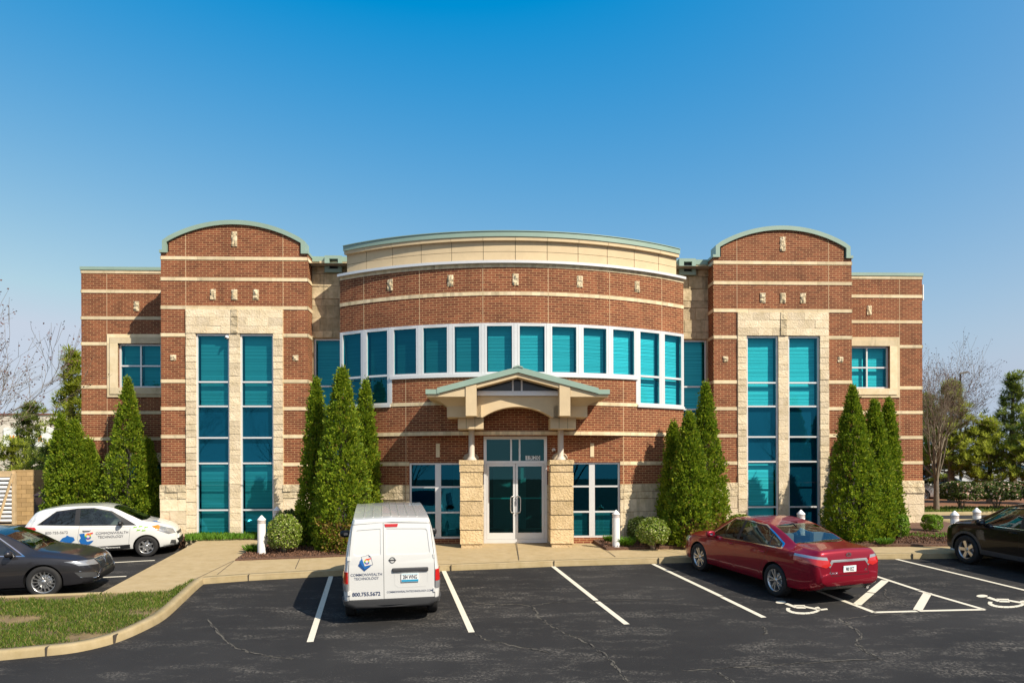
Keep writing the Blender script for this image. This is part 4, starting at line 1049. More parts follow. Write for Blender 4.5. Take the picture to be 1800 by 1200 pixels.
round_bush('box_bush', 'clipped boxwood left of the stone corner of the right wing', 1579, 940, 17, 904, 21.2, L_BOX, 26, 4500, 0.04, 'clipped boxwoods', 0.35)
round_bush('box_bush', 'clipped boxwood right of the stone corner of the right wing', 1638, 938, 15, 904, 22.6, L_BOX, 27, 4500, 0.04, 'clipped boxwoods', 0.35)
for i, (px, hw, lab, Y) in enumerate(((1690, 31, 'flowering hedge shrub nearest the bare tree', 31.4), (1752, 33, 'flowering hedge shrub in the middle of the row', 31.6), (1806, 30, 'flowering hedge shrub cut by the right edge of the photo', 31.8))):
    round_bush('flowering_shrub', lab, px, 896, hw, 846, Y, L_SHRUB, 30+i, 5200, 0.10, 'flowering shrubs across the side road', 0.25, True, (PETAL, 0.13))

def lily_clump(label, px, py, w, h, seed, n=220, name='grassy_plant', group='grassy clumps in the planting beds'):
    q = g(px, py, 0.15); r = np.random.default_rng(seed)
    root = thing(name, label, 'plant', tuple(q), (0, 0, 0), group)
    a = r.random(n)*6.28; rr = np.sqrt(r.random(n))*w; lean = 0.25+0.8*rr/w
    P = np.stack([rr*np.cos(a)*1.0, rr*np.sin(a)*0.6, h*0.5*(0.6+0.5*r.random(n))], 1)
    D = np.stack([np.cos(a)*lean, np.sin(a)*lean, np.ones(n)], 1)+r.normal(size=(n, 3))*0.25
    leafcloud('leaf_tuft', P, D, h*(0.8+0.5*r.random(n)), 0.13, L_LILY, root, None, seed)
lily_clump('grassy plant left of the front left bollard', 447, 971, 0.28, 0.26, 40)
lily_clump('grassy plant right of the bollard by the entrance', 1099, 960, 0.26, 0.30, 41)
lily_clump('small grassy plant left of the bollard by the entrance', 1071, 953, 0.16, 0.24, 42, 120)
lily_clump('low grassy plant at the foot of the right trio of evergreens, left end', 1477, 951, 0.34, 0.22, 43, 300)
lily_clump('low grassy plant at the foot of the right trio of evergreens, middle', 1513, 952, 0.30, 0.22, 44, 280)
lily_clump('small round grassy plant in the open mulch, furthest right', 1555, 956, 0.24, 0.20, 45, 240)

def blades(name, poly, n, hmin, hmax, mat, z, seed, width=0.012, holes=0.0):
    from mathutils.geometry import intersect_point_line
    r = np.random.default_rng(seed); A_ = np.array([(p[0], p[1]) for p in poly]); lo, hi = A_.min(0), A_.max(0)
    pts = lo+(hi-lo)*r.random((n*3, 2)); ins = np.zeros(len(pts), bool); j = len(A_)-1
    for i in range(len(A_)):
        xi, yi = A_[i]; xj, yj = A_[j]
        c = ((yi > pts[:, 1]) != (yj > pts[:, 1])) & (pts[:, 0] < (xj-xi)*(pts[:, 1]-yi)/(yj-yi+1e-12)+xi); ins ^= c; j = i
    if holes:
        x, y = pts[:, 0], pts[:, 1]
        f = np.zeros(len(x))
        for _ in range(14):
            k = r.uniform(1.0, 9.0); th = r.uniform(0, 6.28); f += np.sin(k*(x*np.cos(th)+y*np.sin(th)*1.6)+r.uniform(0, 6.28))*(2.2/k**0.6)/3
        f += r.normal(size=len(x))*0.45
        ins &= f > holes
    pts = pts[ins][:n]; m = len(pts)
    Z = np.array([lot_z(y, z) for y in pts[:, 1]]); h = hmin+(hmax-hmin)*r.random(m)
    P = np.stack([pts[:, 0], pts[:, 1], Z+h*0.45], 1); D = np.stack([r.normal(size=m)*0.45, r.normal(size=m)*0.45, np.ones(m)], 1)
    return leafcloud(name, P, D, h, width/((hmin+hmax)/2), mat, None, None, seed)
gp = [p for p in grass_poly if p[0] > -16]
o = blades('grass', [p for p in isl_in if p[0] > -14]+[(-15, 10.0), (-15, 14.3), G2(0, 1051, .13), G2(175, 1044, .13), G2(294, 1040, .13)], 52000, 0.045, 0.10, L_GRASS, 0.115, 50, 0.011, -0.42)
tag(o, kind='stuff')
o = blades('ground_cover', [G2(326, 951, .13), G2(450, 947, .13), G2(478, 941, .13), G2(326, 942, .13)], 2600, 0.10, 0.2, L_LILY, 0.13, 51, 0.03); tag(o, kind='stuff')
o = blades('ground_cover', [G2(1590, 944, .13), G2(1640, 936, .13), G2(1690, 930, .13), G2(1692, 945, .13), G2(1640, 948, .13)], 900, 0.06, 0.14, L_LILY, 0.16, 52, 0.02, 0.3); tag(o, kind='stuff')
o = blades('grass', [(15.3, 29.9), (32, 30.6), (32, 33.5), (15.3, 33.0)], 9000, 0.08, 0.16, L_GRASS, 0.12, 53, 0.03); tag(o, kind='stuff')
# bark chips scattered on the beds
def chips(poly, n, seed):
    o = blades('bark_chips', poly, n, 0.03, 0.07, leaf_mat('bark_chip', (0.07, 0.033, 0.02), (0.21, 0.11, 0.065), None, 0.0), 0.165, seed, 0.022); return tag(o, kind='stuff')
chips([G2(1470, 957, .13), G2(1675, 958, .13), G2(1690, 940, .13), G2(1600, 938, .13), G2(1480, 945, .13)], 5000, 54)
chips([G2(418, 984, .13), G2(553, 979, .13), G2(620, 975, .13), G2(600, 955, .13), G2(450, 962, .13)], 4500, 55)
chips([G2(1050, 951, .13), G2(1066, 964, .13), G2(1220, 959, .13), G2(1220, 945, .13), G2(1090, 945, .13)], 3000, 56)

# ---- bare trees
def bare_tree(name, label, base, H, seed, trunk_h, r0, spread=0.55, levels=6, lean=(0, 0), buds=0.0, up=0.25, n0=7, group=None):
    rr = random.Random(seed); root = thing(name, label, 'tree', tuple(base), (0, 0, 0), group)
    tb = MB(); cb_ = MB(); bud = []
    def limb(mb, p, d, L, r, lev):
        pts = [Vector(p)]; rad_ = [r]; dd = Vector(d).normalized(); n = 4 if lev < 3 else 3
        for k in range(n):
            dd = (dd+Vector((rr.gauss(0, .09), rr.gauss(0, .09), rr.gauss(0, .05)+up*0.16))).normalized()
            pts.append(pts[-1]+dd*L/n); rad_.append(r*(1-0.42*(k+1)/n))
        mb.tube(pts, rad_, 7 if lev < 1 else (5 if lev < 3 else 3), caps=False)
        if lev >= levels: 
            if buds: bud.append(pts[-1]); bud.append(pts[-2])
            return
        nch = rr.choice((2, 3, 3)) if lev > 0 else n0
        for c in range(nch):
            t = 1.0 if c == 0 else rr.uniform(0.35, 0.98); i = min(n-1, int(t*n)); p2 = pts[i].lerp(pts[i+1], t*n-i) if t < 1 else pts[-1]
            ax = dd.orthogonal().normalized(); ax.rotate(Matrix.Rotation(rr.uniform(0, 6.28), 3, dd))
            ang = spread*(rr.uniform(0.15, 0.45) if c == 0 else rr.uniform(0.6, 1.25)); nd = Vector(dd); nd.rotate(Matrix.Rotation(ang, 3, ax)); nd.z += up*0.35
            limb(cb_, p2, nd, L*rr.uniform(0.62, 0.86), max(0.0045, rad_[i+1]*rr.uniform(0.55, 0.8)), lev+1)
    L0 = (H-trunk_h)*0.36
    trunk = [Vector((0, 0, -0.2)), Vector((lean[0]*.3, lean[1]*.3, trunk_h*0.5)), Vector((lean[0], lean[1], trunk_h))]
    tb.tube(trunk, [r0*1.35, r0, r0*0.9], 12)
    for c in range(n0):
        a = 6.28*c/n0+rr.uniform(-.3, .3); tilt = rr.uniform(0.10, 1.0)*spread*1.5 if c else 0.05
        d = Vector((math.sin(tilt)*math.cos(a), math.sin(tilt)*math.sin(a), math.cos(tilt)))
        limb(cb_, trunk[-1]+Vector((0, 0, rr.uniform(-.25, .1)*min(1, trunk_h))), d, L0*rr.uniform(0.8, 1.15), r0*rr.uniform(0.35, 0.55), 1)
    tb.build('trunk', BARK, root); cb_.build('branches', TWIG, root)
    if bud:
        B = np.array([list(b) for b in bud]); r = np.random.default_rng(seed); k = int(buds); B = np.repeat(B, k, 0)+r.normal(size=(len(B)*k, 3))*0.05
        leafcloud('buds', B, r.normal(size=B.shape), np.full(len(B), 0.055), 0.7, plain('red_bud', (0.10, 0.04, 0.03), 0.8), root, None, seed)
    return root
q = at(1646, 897, 31.0)
bare_tree('bare_tree', 'bare leafless tree on the lawn at the right corner of the building', (q.x, q.y, lot_z(31, 0.05)), 6.2, 69, 1.45, 0.105, 0.66, 6, buds=1, n0=12, up=0.34)
q = at(-165, 930, 16.0)
bare_tree('bare_tree', 'bare tree reaching in from the left edge of the photo', (q.x, q.y, lot_z(16.0)), 6.1, 64, 1.1, 0.12, 0.62, 6, buds=1, n0=8, up=0.20)

# ---- pines and other background trees
def pine(label, px, base_Y, top_px, hw_px, seed, mat, dens=1.0, name='pine_tree', first=0.18, needle=0.20, blob=0.42, ragged=0.35, group='trees behind the building'):
    Y = base_Y; X = (px-CXP)/FPX*Y; zb = lot_z(Y, 0.05)
    top = HC+(HOR-(top_px+ROLL*(px-CXP)))/FPX*Y; H = top-zb; R = hw_px/FPX*Y
    root = thing(name, label, 'tree', (X, Y, zb), (0, 0, 0), group); rr = random.Random(seed); r = np.random.default_rng(seed)
    tb = MB(); tb.tube([(0, 0, -.2), (rr.uniform(-.1, .1), rr.uniform(-.1, .1), H*.5), (0, 0, H*0.98)], [0.03*H**0.9+.03, 0.02*H**.9+.02, 0.012], 9); tb.build('trunk', BARK, root)
    br = MB(); C_ = []; nb = int(24*dens*H/2)
    for k in range(nb):
        t = first+(0.97-first)*((k+rr.random())/nb); a = rr.uniform(0, 6.28); Lb = R*(1.05-t**1.6)*rr.uniform(1-ragged, 1.1); Lb = max(Lb, 0.25)
        rise = (0.15+0.55*t)*Lb; p0 = Vector((0, 0, t*H-0.2)); p1 = p0+Vector((math.cos(a)*Lb*.55, math.sin(a)*Lb*.55, rise*.35)); p2 = p0+Vector((math.cos(a)*Lb, math.sin(a)*Lb, rise))
        br.tube([p0, p1, p2], [0.03*(1.1-t)+.01, 0.02*(1.1-t)+.006, 0.005], 5, caps=False)
        m = max(2, int(Lb/0.35))
        for i in range(m):
            s = 0.35+0.65*(i+rr.random()*.6)/m; c = p0.lerp(p1, min(1, s/0.55)) if s < .55 else p1.lerp(p2, (s-.55)/.45)
            C_.append((c.x+rr.gauss(0, .14), c.y+rr.gauss(0, .14), c.z+rr.uniform(0, .22)))
            tw = Vector(C_[-1]); br.tube([c, tw], [0.006, 0.003], 3, caps=False)
    br.build('branches', BARK, root)
    C_ = np.array(C_); kk = int(46*dens); P0 = np.repeat(C_, kk, 0); n = len(P0)
    D = r.normal(size=(n, 3)); D /= np.linalg.norm(D, axis=1, keepdims=True); D[:, 2] = np.abs(D[:, 2])*0.9-0.1
    P = P0+D*(blob*0.85*r.random((n, 1))**0.7); 
    leafcloud('foliage', P, D, needle*(0.55+0.6*r.random(n)), 0.26, mat, root, None, seed)
    return root
pine('green pine rising above the block wall at the left edge of the brick wing', 126, 31, 612, 58, 71, L_PINE2, 1.5, needle=.22)
pine('dark conifer in front of the white building, left of the taller pine', 52, 36, 705, 52, 72, L_PINE, 1.7, first=.05)
pine('low yellow green conifer behind the block wall', 22, 33, 770, 60, 73, L_PINE2, 1.6, first=.03)
pine('bushy conifer between the block wall and the evergreen clump', 92, 33, 778, 52, 74, L_PINE, 1.8, first=.03)
pine('dark pine just behind the bare tree, with a leaning trunk', 1672, 38, 668, 75, 75, L_PINE2, 1.9, first=.25)
pine('tall open pine at the right edge of the photo', 1782, 40, 652, 66, 76, L_PINE, 1.5, first=.30, ragged=.6)
pine('yellow green pine in front of the tall open pine', 1738, 37, 735, 62, 77, L_PINE2, 1.9, first=.22)
pine('broad pine cut by the right edge of the photo', 1815, 36, 722, 66, 78, L_PINE2, 1.9, first=.20)
pine('dark pine half hidden by the corner of the right wing', 1632, 42, 690, 60, 79, L_PINE, 1.7, first=.15)

# trees across the road behind the camera: seen only as reflections in the windows
for i, (X, Y) in enumerate(((-17, -22), (-6, -27), (9, -24), (20, -30), (30, -21))):
    if i == 0: t0 = bare_tree('bare_tree', 'bare tree across the road, seen only mirrored in the windows', (X, Y, lot_z(Y)), 10.5, 90, 2.2, 0.2, 0.6, 5, n0=7, up=0.3, group='bare trees mirrored in the windows')
    else:
        o = copy_tree(t0); o.location = (X, Y, lot_z(Y)); o.rotation_euler = (0, 0, i*1.3)
# ================================================================ small things on the site
def bollard_proto():
    root = thing('bollard', 'x', 'bollard', (0, 0, 0), (0, 0, 0), 'white bollards along the walk')
    b = MB(); b.lathe([(0.105, -0.1), (0.105, 0.80)], n=28); b.build('post', WHITEM, root)
    c = MB(); c.lathe([(0.106, 0.80), (0.106, 0.812), (0.088, 0.815), (0.088, 0.828), (0.106, 0.83), (0.106, 0.843), (0.088, 0.846), (0.088, 0.858), (0.106, 0.86), (0.106, 0.873), (0.088, 0.876), (0.088, 0.888), (0.107, 0.89), (0.107, 0.905)], n=28); c.build('louvre', plain('light_grey_louvre', (0.70, 0.62, 0.58), 0.5), root)
    d = MB(); d.lathe([(0.109, 0.905), (0.109, 0.925), (0.012, 1.03), (0.0, 1.032)], n=28); d.build('cap', WHITEM, root)
    return root
bp0 = bollard_proto()
for i, (X, Y, lab) in enumerate(((g(460, 975, .13).x, g(460, 975, .13).y, 'white bollard in the mulch, beside the round bush left of the van'), (-6.94, 21.0, 'shaded white bollard close to the left tower window'),
        (g(1083, 962, .13).x, g(1083, 962, .13).y, 'white bollard right of the entrance'), (8.0, 19.7, 'white bollard showing above the roof of the red sedan'),
        (12.04, 19.35, 'white bollard at the nose of the black suv'), (13.1, 20.05, 'white bollard further back, above the hood of the black suv'))):
    o = bp0 if i == 0 else copy_tree(bp0); o.location = (X, Y, lot_z(Y, 0.15)); o.rotation_euler = (0, 0, i*0.4); o['label'] = lab

def BW(u, v, z):
    return Vector((BO[0]+u*math.cos(TH)-v*math.sin(TH), BO[1]+u*math.sin(TH)+v*math.cos(TH), z))
# half-round wall lights behind the piers
for i, (sg, lab) in enumerate(((-1, 'half round wall light behind the left entrance column'), (1, 'half round wall light behind the right entrance column'))):
    o = thing('wall_light', lab, 'light', tuple(BW(UC+sg*1.30-0.0, VE-0.005, 2.38)), (0, 0, TH), 'wall lights by the entrance')
    m_ = MB(); pr_ = [(0.21*math.sin(t), 0.21*math.cos(t)) for t in [k*math.pi/20 for k in range(0, 21)]]
    n = 16; vs = []; fs = []
    for k in range(n+1):
        t = -math.pi/2+math.pi*k/n; vs += [(0.23*math.sin(t), -0.0, 0.0+0.17*math.cos(t)), (0.23*math.sin(t), -0.12, 0.17*math.cos(t)), (0.205*math.sin(t), -0.12, 0.145*math.cos(t))]
    for k in range(n): fs += [(3*k, 3*k+3, 3*k+4, 3*k+1), (3*k+1, 3*k+4, 3*k+5, 3*k+2)]
    m_.raw(vs, fs, 0, True); m_.poly([(0.205*math.sin(-math.pi/2+math.pi*k/n), -0.10, 0.145*math.cos(-math.pi/2+math.pi*k/n)) for k in range(n+1)], 0)
    LAMPM = plain('beige_lamp_metal', (0.45, 0.37, 0.26), 0.5); m_.build('shade', LAMPM, o); h = MB(); h.box(-.2, .2, -0.10, 0.0, -0.03, 0.0); h.build('housing', LAMPM, o)
def camera_dome(name, label, p, r):
    o = thing(name, label, 'camera', tuple(p), (0, 0, TH)); m_ = MB(); m_.lathe([(0.0, -0.09), (r*.55, -0.085), (r*.9, -0.05), (r, 0.0)], n=18, axis='y'); m_.build('housing', WHITEM, o)
    k = MB(); k.tube([(0.0, -0.05, -0.01), (0.0, -0.13, -0.05)], [0.02, 0.024], 10); k.build('lens', BLACK, o)
camera_dome('security_camera', 'small white camera on the brick beside the right entrance column', BW(UC+1.13, VE, 2.63), 0.055)
camera_dome('security_camera', 'small camera at the top corner of the left tower window', BW(-8.83, 0.0, 6.17), 0.06)
o = thing('wall_box', 'grey box mounted on the outer side wall of the right wing', 'box', tuple(BW(14.295, 2.0, 0)), (0, 0, TH))
m_ = MB(); m_.box(0.0, 0.11, -0.2, 0.2, 7.90, 8.40); m_.build('case', plain('dark_grey_case', (0.18, 0.18, 0.19), 0.5), o); m_ = MB(); m_.box(0.11, 0.145, -0.22, 0.22, 7.88, 8.42); m_.build('cover', WHITEM, o)
o = thing('hose_inlet', 'reddish twin hose inlet on the wall above the clipped boxwood', 'inlet', tuple(BW(13.15, 1.60, 0.72)), (0, 0, TH))
m_ = MB(); m_.lathe([(0.11, 0.0), (0.11, -0.03), (0.05, -0.04), (0.05, -0.10)], n=16, axis='y'); m_.build('flange', plain('faded_red', (0.45, 0.22, 0.20), 0.5), o)
m_ = MB(); m_.tube([(-.05, -.08, 0), (-.09, -.2, -.03)], [.035, .045], 10); m_.tube([(.05, -.08, 0), (.12, -.2, -.03)], [.035, .045], 10); m_.build('nozzle', BLACK, o)

# flat lettering: built-in font turned to mesh, laid on whatever is behind it
def text_mesh(txt, size, sx=1.0, bold=0.0, align='CENTER', spacing=1.0):
    c = bpy.data.curves.new('t', 'FONT'); c.body = txt; c.size = size; c.align_x = align; c.align_y = 'CENTER'; c.offset = bold; c.space_character = spacing; c.resolution_u = 3
    o = bpy.data.objects.new('t', c); COL.objects.link(o); dg = bpy.context.evaluated_depsgraph_get(); dg.update()
    me = bpy.data.meshes.new_from_object(o.evaluated_get(dg)); bpy.data.objects.remove(o); bpy.data.curves.remove(c)
    for v in me.vertices: v.co.x *= sx
    return me
def put_text(name, me, mat, fn, parent):
    for v in me.vertices: v.co = fn(v.co.x, v.co.y)
    me.materials.clear(); me.materials.append(mat)
    o = bpy.data.objects.new(name, me); COL.objects.link(o)
    if parent: o.parent = parent
    return o
# house number on the transom glass
WHITEP = plain('white_sign_paint', (0.85, 0.84, 0.80), 0.5); BLK = plain('black_lettering', (0.01, 0.01, 0.012), 0.5)
nb = thing('house_number', 'white 1920 number plates on the glass above the doors', 'sign', tuple(BW(UC+0.35, VE+0.02, 2.375)), (0, 0, TH))
for i, ch in enumerate('1920'):
    m_ = MB(); x = 0.11*i; m_.box(x-.048, x+.048, -0.008, 0.0, -0.045, 0.085); pl_ = m_.build('plate', WHITEP, nb)
    put_text('digit', text_mesh(ch, 0.165, 0.8, 0.004), BLK, lambda a, b, x=x: Vector((x+a, -0.011, 0.02+b)), pl_)

# ---- block wall, louvred gate, bin at the left
BLOCK = stone_mat('concrete_block', (0.42, 0.28, 0.14), 0.16, 0.10, 0.4, 30, 0.01)
q0, q1 = at(21, 918, 26.6), at(150, 918, 27.6); wz = lot_z(26.6)
o = thing('block_wall', 'brown concrete block wall behind the hatchback at the left', 'wall', (q0.x, q0.y, wz), (0, 0, math.atan2(q1.y-q0.y, q1.x-q0.x)))
Lw = (Vector((q1.x-q0.x, q1.y-q0.y))).length; m_ = MB(); rs = random.Random(77)
m_.box(0.0, Lw, 0.02, 0.2, -0.1, 2.0, 1); hz = 0.165
for r_ in range(12):
    x = 0.0; first = True
    while x < Lw-0.01:
        w = 0.30*(0.5 if first and r_ % 2 else 1); e = min(Lw, x+w); m_.box(x+.004, e-.004, rs.uniform(-.006, .0), 0.05, r_*hz+.004, (r_+1)*hz-.004, 0); x = e; first = False
m_.box(-0.0, Lw, -0.01, 0.22, 12*hz+.002, 12*hz+.07, 0); m_.build('blockwork', [BLOCK, plain('block_mortar', (0.50, 0.36, 0.20), .9)], o)
o2 = thing('louvred_gate', 'white slatted enclosure gate with a wooden brace leaning across it', 'gate', tuple(at(8, 924, 25.6)), (0, 0, rad(4))); o2.location.z = lot_z(25)
WOOD = plain('pale_timber', (0.56, 0.40, 0.22), 0.8, vary=0.2, scale=6)
m_ = MB(); m_.box(-1.9, 0.33, 0.03, 0.10, 1.80, 2.02); m_.box(0.25, 0.36, 0.0, 0.10, 0.0, 1.95); m_.box(-1.9, 0.36, 0.0, 0.1, 0.0, 0.10); m_.build('frame', WOOD, o2)
m_ = MB(); SLAT = plain('white_slat', (0.78, 0.76, 0.74), 0.4)
for k in range(11):
    z = 0.16+k*0.15; m_.tube([(-1.85, 0.055, z+0.06), (0.25, 0.055, z+0.06)], 0.058, 10)
m_.build('slat_panel', SLAT, o2); m_ = MB(); m_.box(-1.9, 0.26, 0.10, 0.12, 0.05, 1.85); m_.build('back_panel', BLACK, o2)
m_ = MB(); m_.tube([(-0.25, -0.06, 0.0), (0.31, -0.03, 1.93)], 0.05, 4, smooth=False); m_.build('brace', WOOD, o2)
q = at(79, 905, 25.2); o = thing('waste_bin', 'dark brown bin with a lid and a paper notice, half hidden by evergreens', 'bin', (q.x+.12, q.y, lot_z(25)), (0, 0, 0))
BRN = plain('dark_brown_plastic', (0.045, 0.028, 0.022), 0.5); m_ = MB(); m_.box(-.3, .3, -.3, .3, 0.0, 1.15); m_.build('body', BRN, o)
m_ = MB(); m_.raw([(-.34, -.34, 1.15), (.34, -.34, 1.15), (.34, .34, 1.15), (-.34, .34, 1.15), (-.12, -.12, 1.36), (.2, -.12, 1.36), (.2, .12, 1.36), (-.12, .12, 1.36)], [(0, 1, 5, 4), (1, 2, 6, 5), (2, 3, 7, 6), (3, 0, 4, 7), (4, 5, 6, 7), (0, 3, 2, 1)]); m_.build('lid', BRN, o)
m_ = MB(); m_.box(0.05, 0.28, -.312, -.302, 0.62, 0.92); m_.build('notice', WHITEP, o)

# ---- far buildings, light pole
CREAM = plain('cream_metal_wall', (0.66, 0.58, 0.50), 0.7, vary=0.05)
q = at(0, 735, 62); o = thing('warehouse', 'pale flat roofed warehouse far behind the trees at the left', 'building', (at(60, 800, 62).x, 62, 0.1), (0, 0, 0))
m_ = MB(); zt = at(60, 729, 62).z-.1; m_.box(-32, 16, 0, 30, -0.2, zt, 0); m_.build('wall', CREAM, o)
m_ = MB(); m_.box(-32.1, 16.1, -.1, .3, zt, zt+.12, 0); m_.build('coping', plain('dark_red_trim', (0.22, 0.07, 0.06), .6), o)
zs0 = at(14, 785, 62).z-.1; zs1 = at(14, 758, 62).z-.1
m_ = MB(); m_.box(-2.55, 1.9, -0.16, -.0, zs0, zs1+.3); sb = m_.build('signboard', WHITEP, o)
ORG = plain('orange_lettering', (0.75, 0.26, 0.01), 0.5)
for px, ch in ((26, 'W'), (38, 'P'), (73, 'R')):
    p = at(px, 771, 62); put_text('letter', text_mesh(ch, 0.78, 0.85, 0.02), ORG, lambda a, b, p=p: Vector((p.x+a-o.location.x, -0.18, p.z-.1+b)), sb)
o = thing('low_building', 'long white low building far off beyond the flowering shrubs', 'building', (52, 78, 0.1), (0, 0, rad(-4)))
m_ = MB(); m_.box(-14, 22, 0, 20, -.2, 2.9); m_.build('wall', plain('white_metal_wall', (0.66, 0.64, 0.62), .6), o); m_ = MB(); m_.box(-14, 22, -.05, -.01, 1.55, 1.95)
m_.build('window_band', plain('blue_glass_band', (0.03, 0.09, 0.16), .2), o); m_ = MB(); m_.box(-14.2, 22.2, -.2, 20, 2.9, 3.1); m_.build('roof', ROOFM, o)
q = at(1691, 655, 62); o = thing('street_lamp', 'tall dark lamp post above the pines at the right', 'lamp', (q.x-.15, 62, 0.1), (0, 0, rad(-20)))
m_ = MB(); m_.tube([(0, 0, 0), (0, 0, q.z-.15)], [0.12, 0.075], 10); m_.build('pole', BLACK, o)
m_ = MB(); m_.raw([(-.1, -.16, q.z-.25), (.65, -.16, q.z-.12), (.65, .16, q.z-.12), (-.1, .16, q.z-.25), (0, -.1, q.z-.08), (.5, -.1, q.z+.02), (.5, .1, q.z+.02), (0, .1, q.z-.08)], [(0, 3, 2, 1), (4, 5, 6, 7), (0, 1, 5, 4), (1, 2, 6, 5), (2, 3, 7, 6), (3, 0, 4, 7)]); m_.build('lamp_head', plain('bronze_lamp', (0.16, .13, .10), .5), o)
# ================================================================ vehicles
def pchip(xs, ys):
    xs = np.array(xs, float); ys = np.array(ys, float); h = np.diff(xs); d = np.diff(ys)/h; m = np.zeros(len(xs))
    for i in range(1, len(xs)-1):
        if d[i-1]*d[i] > 0: w1, w2 = 2*h[i]+h[i-1], h[i]+2*h[i-1]; m[i] = (w1+w2)/(w1/d[i-1]+w2/d[i])
    m[0] = d[0]; m[-1] = d[-1]
    def f(x):
        x = min(max(x, xs[0]), xs[-1]); i = min(int(np.searchsorted(xs, x, 'right'))-1, len(h)-1); i = max(i, 0); t = (x-xs[i])/h[i]
        return float((2*t**3-3*t*t+1)*ys[i]+(t**3-2*t*t+t)*h[i]*m[i]+(-2*t**3+3*t*t)*ys[i+1]+(t**3-t*t)*h[i]*m[i+1])
    return f
def cr(P, subs):
    out = []; n = len(P)
    for i in range(n-1):
        p0, p1, p2, p3 = P[max(i-1, 0)], P[i], P[i+1], P[min(i+2, n-1)]
        for k in range(subs[i]):
            t = k/subs[i]
            out.append(tuple(0.5*((2*b)+(c-a)*t+(2*a-5*b+4*c-d)*t*t+(-a+3*b-3*c+d)*t**3) for a, b, c, d in zip(p0, p1, p2, p3)))
    out.append(P[-1]); return out
SUBS = [2, 1, 3, 4, 2, 5, 2, 2, 4]
def car_shell(sp):
    T, B, Wd, wt, zb = (pchip(*zip(*sp[k])) for k in ('T', 'B', 'W', 'wt', 'zb')); x0, x1 = sp['T'][0][0], sp['T'][-1][0]
    xs = []; x = x0
    while x < x1-1e-6:
        xs.append(x); e = min(x-x0, x1-x); x += 0.018 if e < 0.16 else (0.035 if e < 0.4 else 0.065)
    xs.append(x1); rings = []; crn = sp.get('crown', 0.05); lean = sp.get('lean', lambda x, z: 0.0)
    for x in xs:
        t, b, w, q, z0 = T(x), B(x), Wd(x), wt(x), zb(x); b = min(b, t-0.03); c = min(crn, (t-b)*0.7); zt = max(b+0.012, t-c); q = min(q, w*0.95)
        P = [(0, z0), (w*.80, z0), (w*.965, z0+.06), (w, z0+(b-z0)*.50), (w*.988, b-(b-z0)*0.13), (w*sp.get('sh', .955), b), ((w*sp.get('sh', .955)+q)/2+.018*min(1, (zt-b)/.3), (b+zt)/2), (q, zt), (q-.10 if q > .25 else q*.7, zt+c*.62), (0, t)]
        R = cr(P, SUBS); full = [(y, z) for y, z in R]+[(-y, z) for y, z in reversed(R[1:-1])]
        rings.append([(x+lean(x, z), y, z) for y, z in full])
    m = len(rings[0]); bm = bmesh.new(); V = [[bm.verts.new(p) for p in r] for r in rings]
    for i in range(len(V)-1):
        for k in range(m): bm.faces.new((V[i][k], V[i][(k+1) % m], V[i+1][(k+1) % m], V[i+1][k]))
    for r, s, dx in ((V[0], -1, 0.022), (V[-1], 1, 0.022)):
        c = sum((v.co for v in r), Vector())/m; inner = []
        for v in r:
            o = v.co-c; k = 0.955; inner.append(bm.verts.new(c+Vector((o.x+s*dx, o.y*k, o.z*k))))
        midr = []
        for v in r:
            o = v.co-c; k = 0.988; midr.append(bm.verts.new(c+Vector((o.x+s*dx*.62, o.y*k, o.z*k))))
        for ra_, rb_ in ((r, midr), (midr, inner)):
            for k in range(m):
                q = (ra_[k], ra_[(k+1) % m], rb_[(k+1) % m], rb_[k]); bm.faces.new(q if s > 0 else q[::-1])
        for k in range(m//2):
            q = [inner[k], inner[k+1], inner[(m-k-1) % m], inner[(m-k) % m]]; q = [v for i, v in enumerate(q) if v not in q[:i]]
            if len(q) > 2: bm.faces.new(q if s > 0 else q[::-1])
    fix_normals(bm)
    me = bpy.data.meshes.new('shell'); bm.to_mesh(me); bm.free()
    # wheel housings
    o = bpy.data.objects.new('shell', me); COL.objects.link(o); cutters = []
    for ax in sp['axles']:
        for sg in (-1, 1):
            c = MB(); ra = sp['arch']; c.lathe([(ra, sg*(sp['track']-0.20)), (ra, sg*(sp['track']+0.4))] if sg > 0 else [(ra, sg*(sp['track']+0.4)), (ra, sg*(sp['track']-0.20))], (ax, 0, sp['rad']+sp.get('archup', 0.0)), 40, 0, False, 'y')
            co = c.build('cut', [BLACK], fix=True); cutters.append(co)
            md = o.modifiers.new('b', 'BOOLEAN'); md.operation = 'DIFFERENCE'; md.object = co; md.solver = 'FAST'
    dg = bpy.context.evaluated_depsgraph_get(); dg.update(); me2 = bpy.data.meshes.new_from_object(o.evaluated_get(dg))
    bpy.data.objects.remove(o); bpy.data.meshes.remove(me)
    for c in cutters: cm = c.data; bpy.data.objects.remove(c); bpy.data.meshes.remove(cm)
    bm = bmesh.new(); bm.from_mesh(me2); bpy.data.meshes.remove(me2)
    if bm.calc_volume(signed=True) < 0: bmesh.ops.reverse_faces(bm, faces=bm.faces)
    bm.normal_update()
    L = bm.faces.layers.int.new('rid')
    for f in bm.faces:
        f.material_index = 0; f[L] = 0
        c = f.calc_center_median()
        for ax in sp['axles']:
            if abs(math.hypot(c.x-ax, c.z-sp['rad']-sp.get('archup', 0))-sp['arch']) < 0.02 and abs(c.y) > sp['track']-0.21 and abs(f.normal.y) < 0.35: f[L] = -1
            if math.hypot(c.x-ax, c.z-sp['rad']) < sp['arch'] and abs(abs(c.y)-(sp['track']-0.20)) < 0.01: f[L] = -1
    return bm, L
AXI = {'side': (0, 2, 1), 'rear': (1, 2, 0), 'front': (1, 2, 0), 'top': (0, 1, 2)}
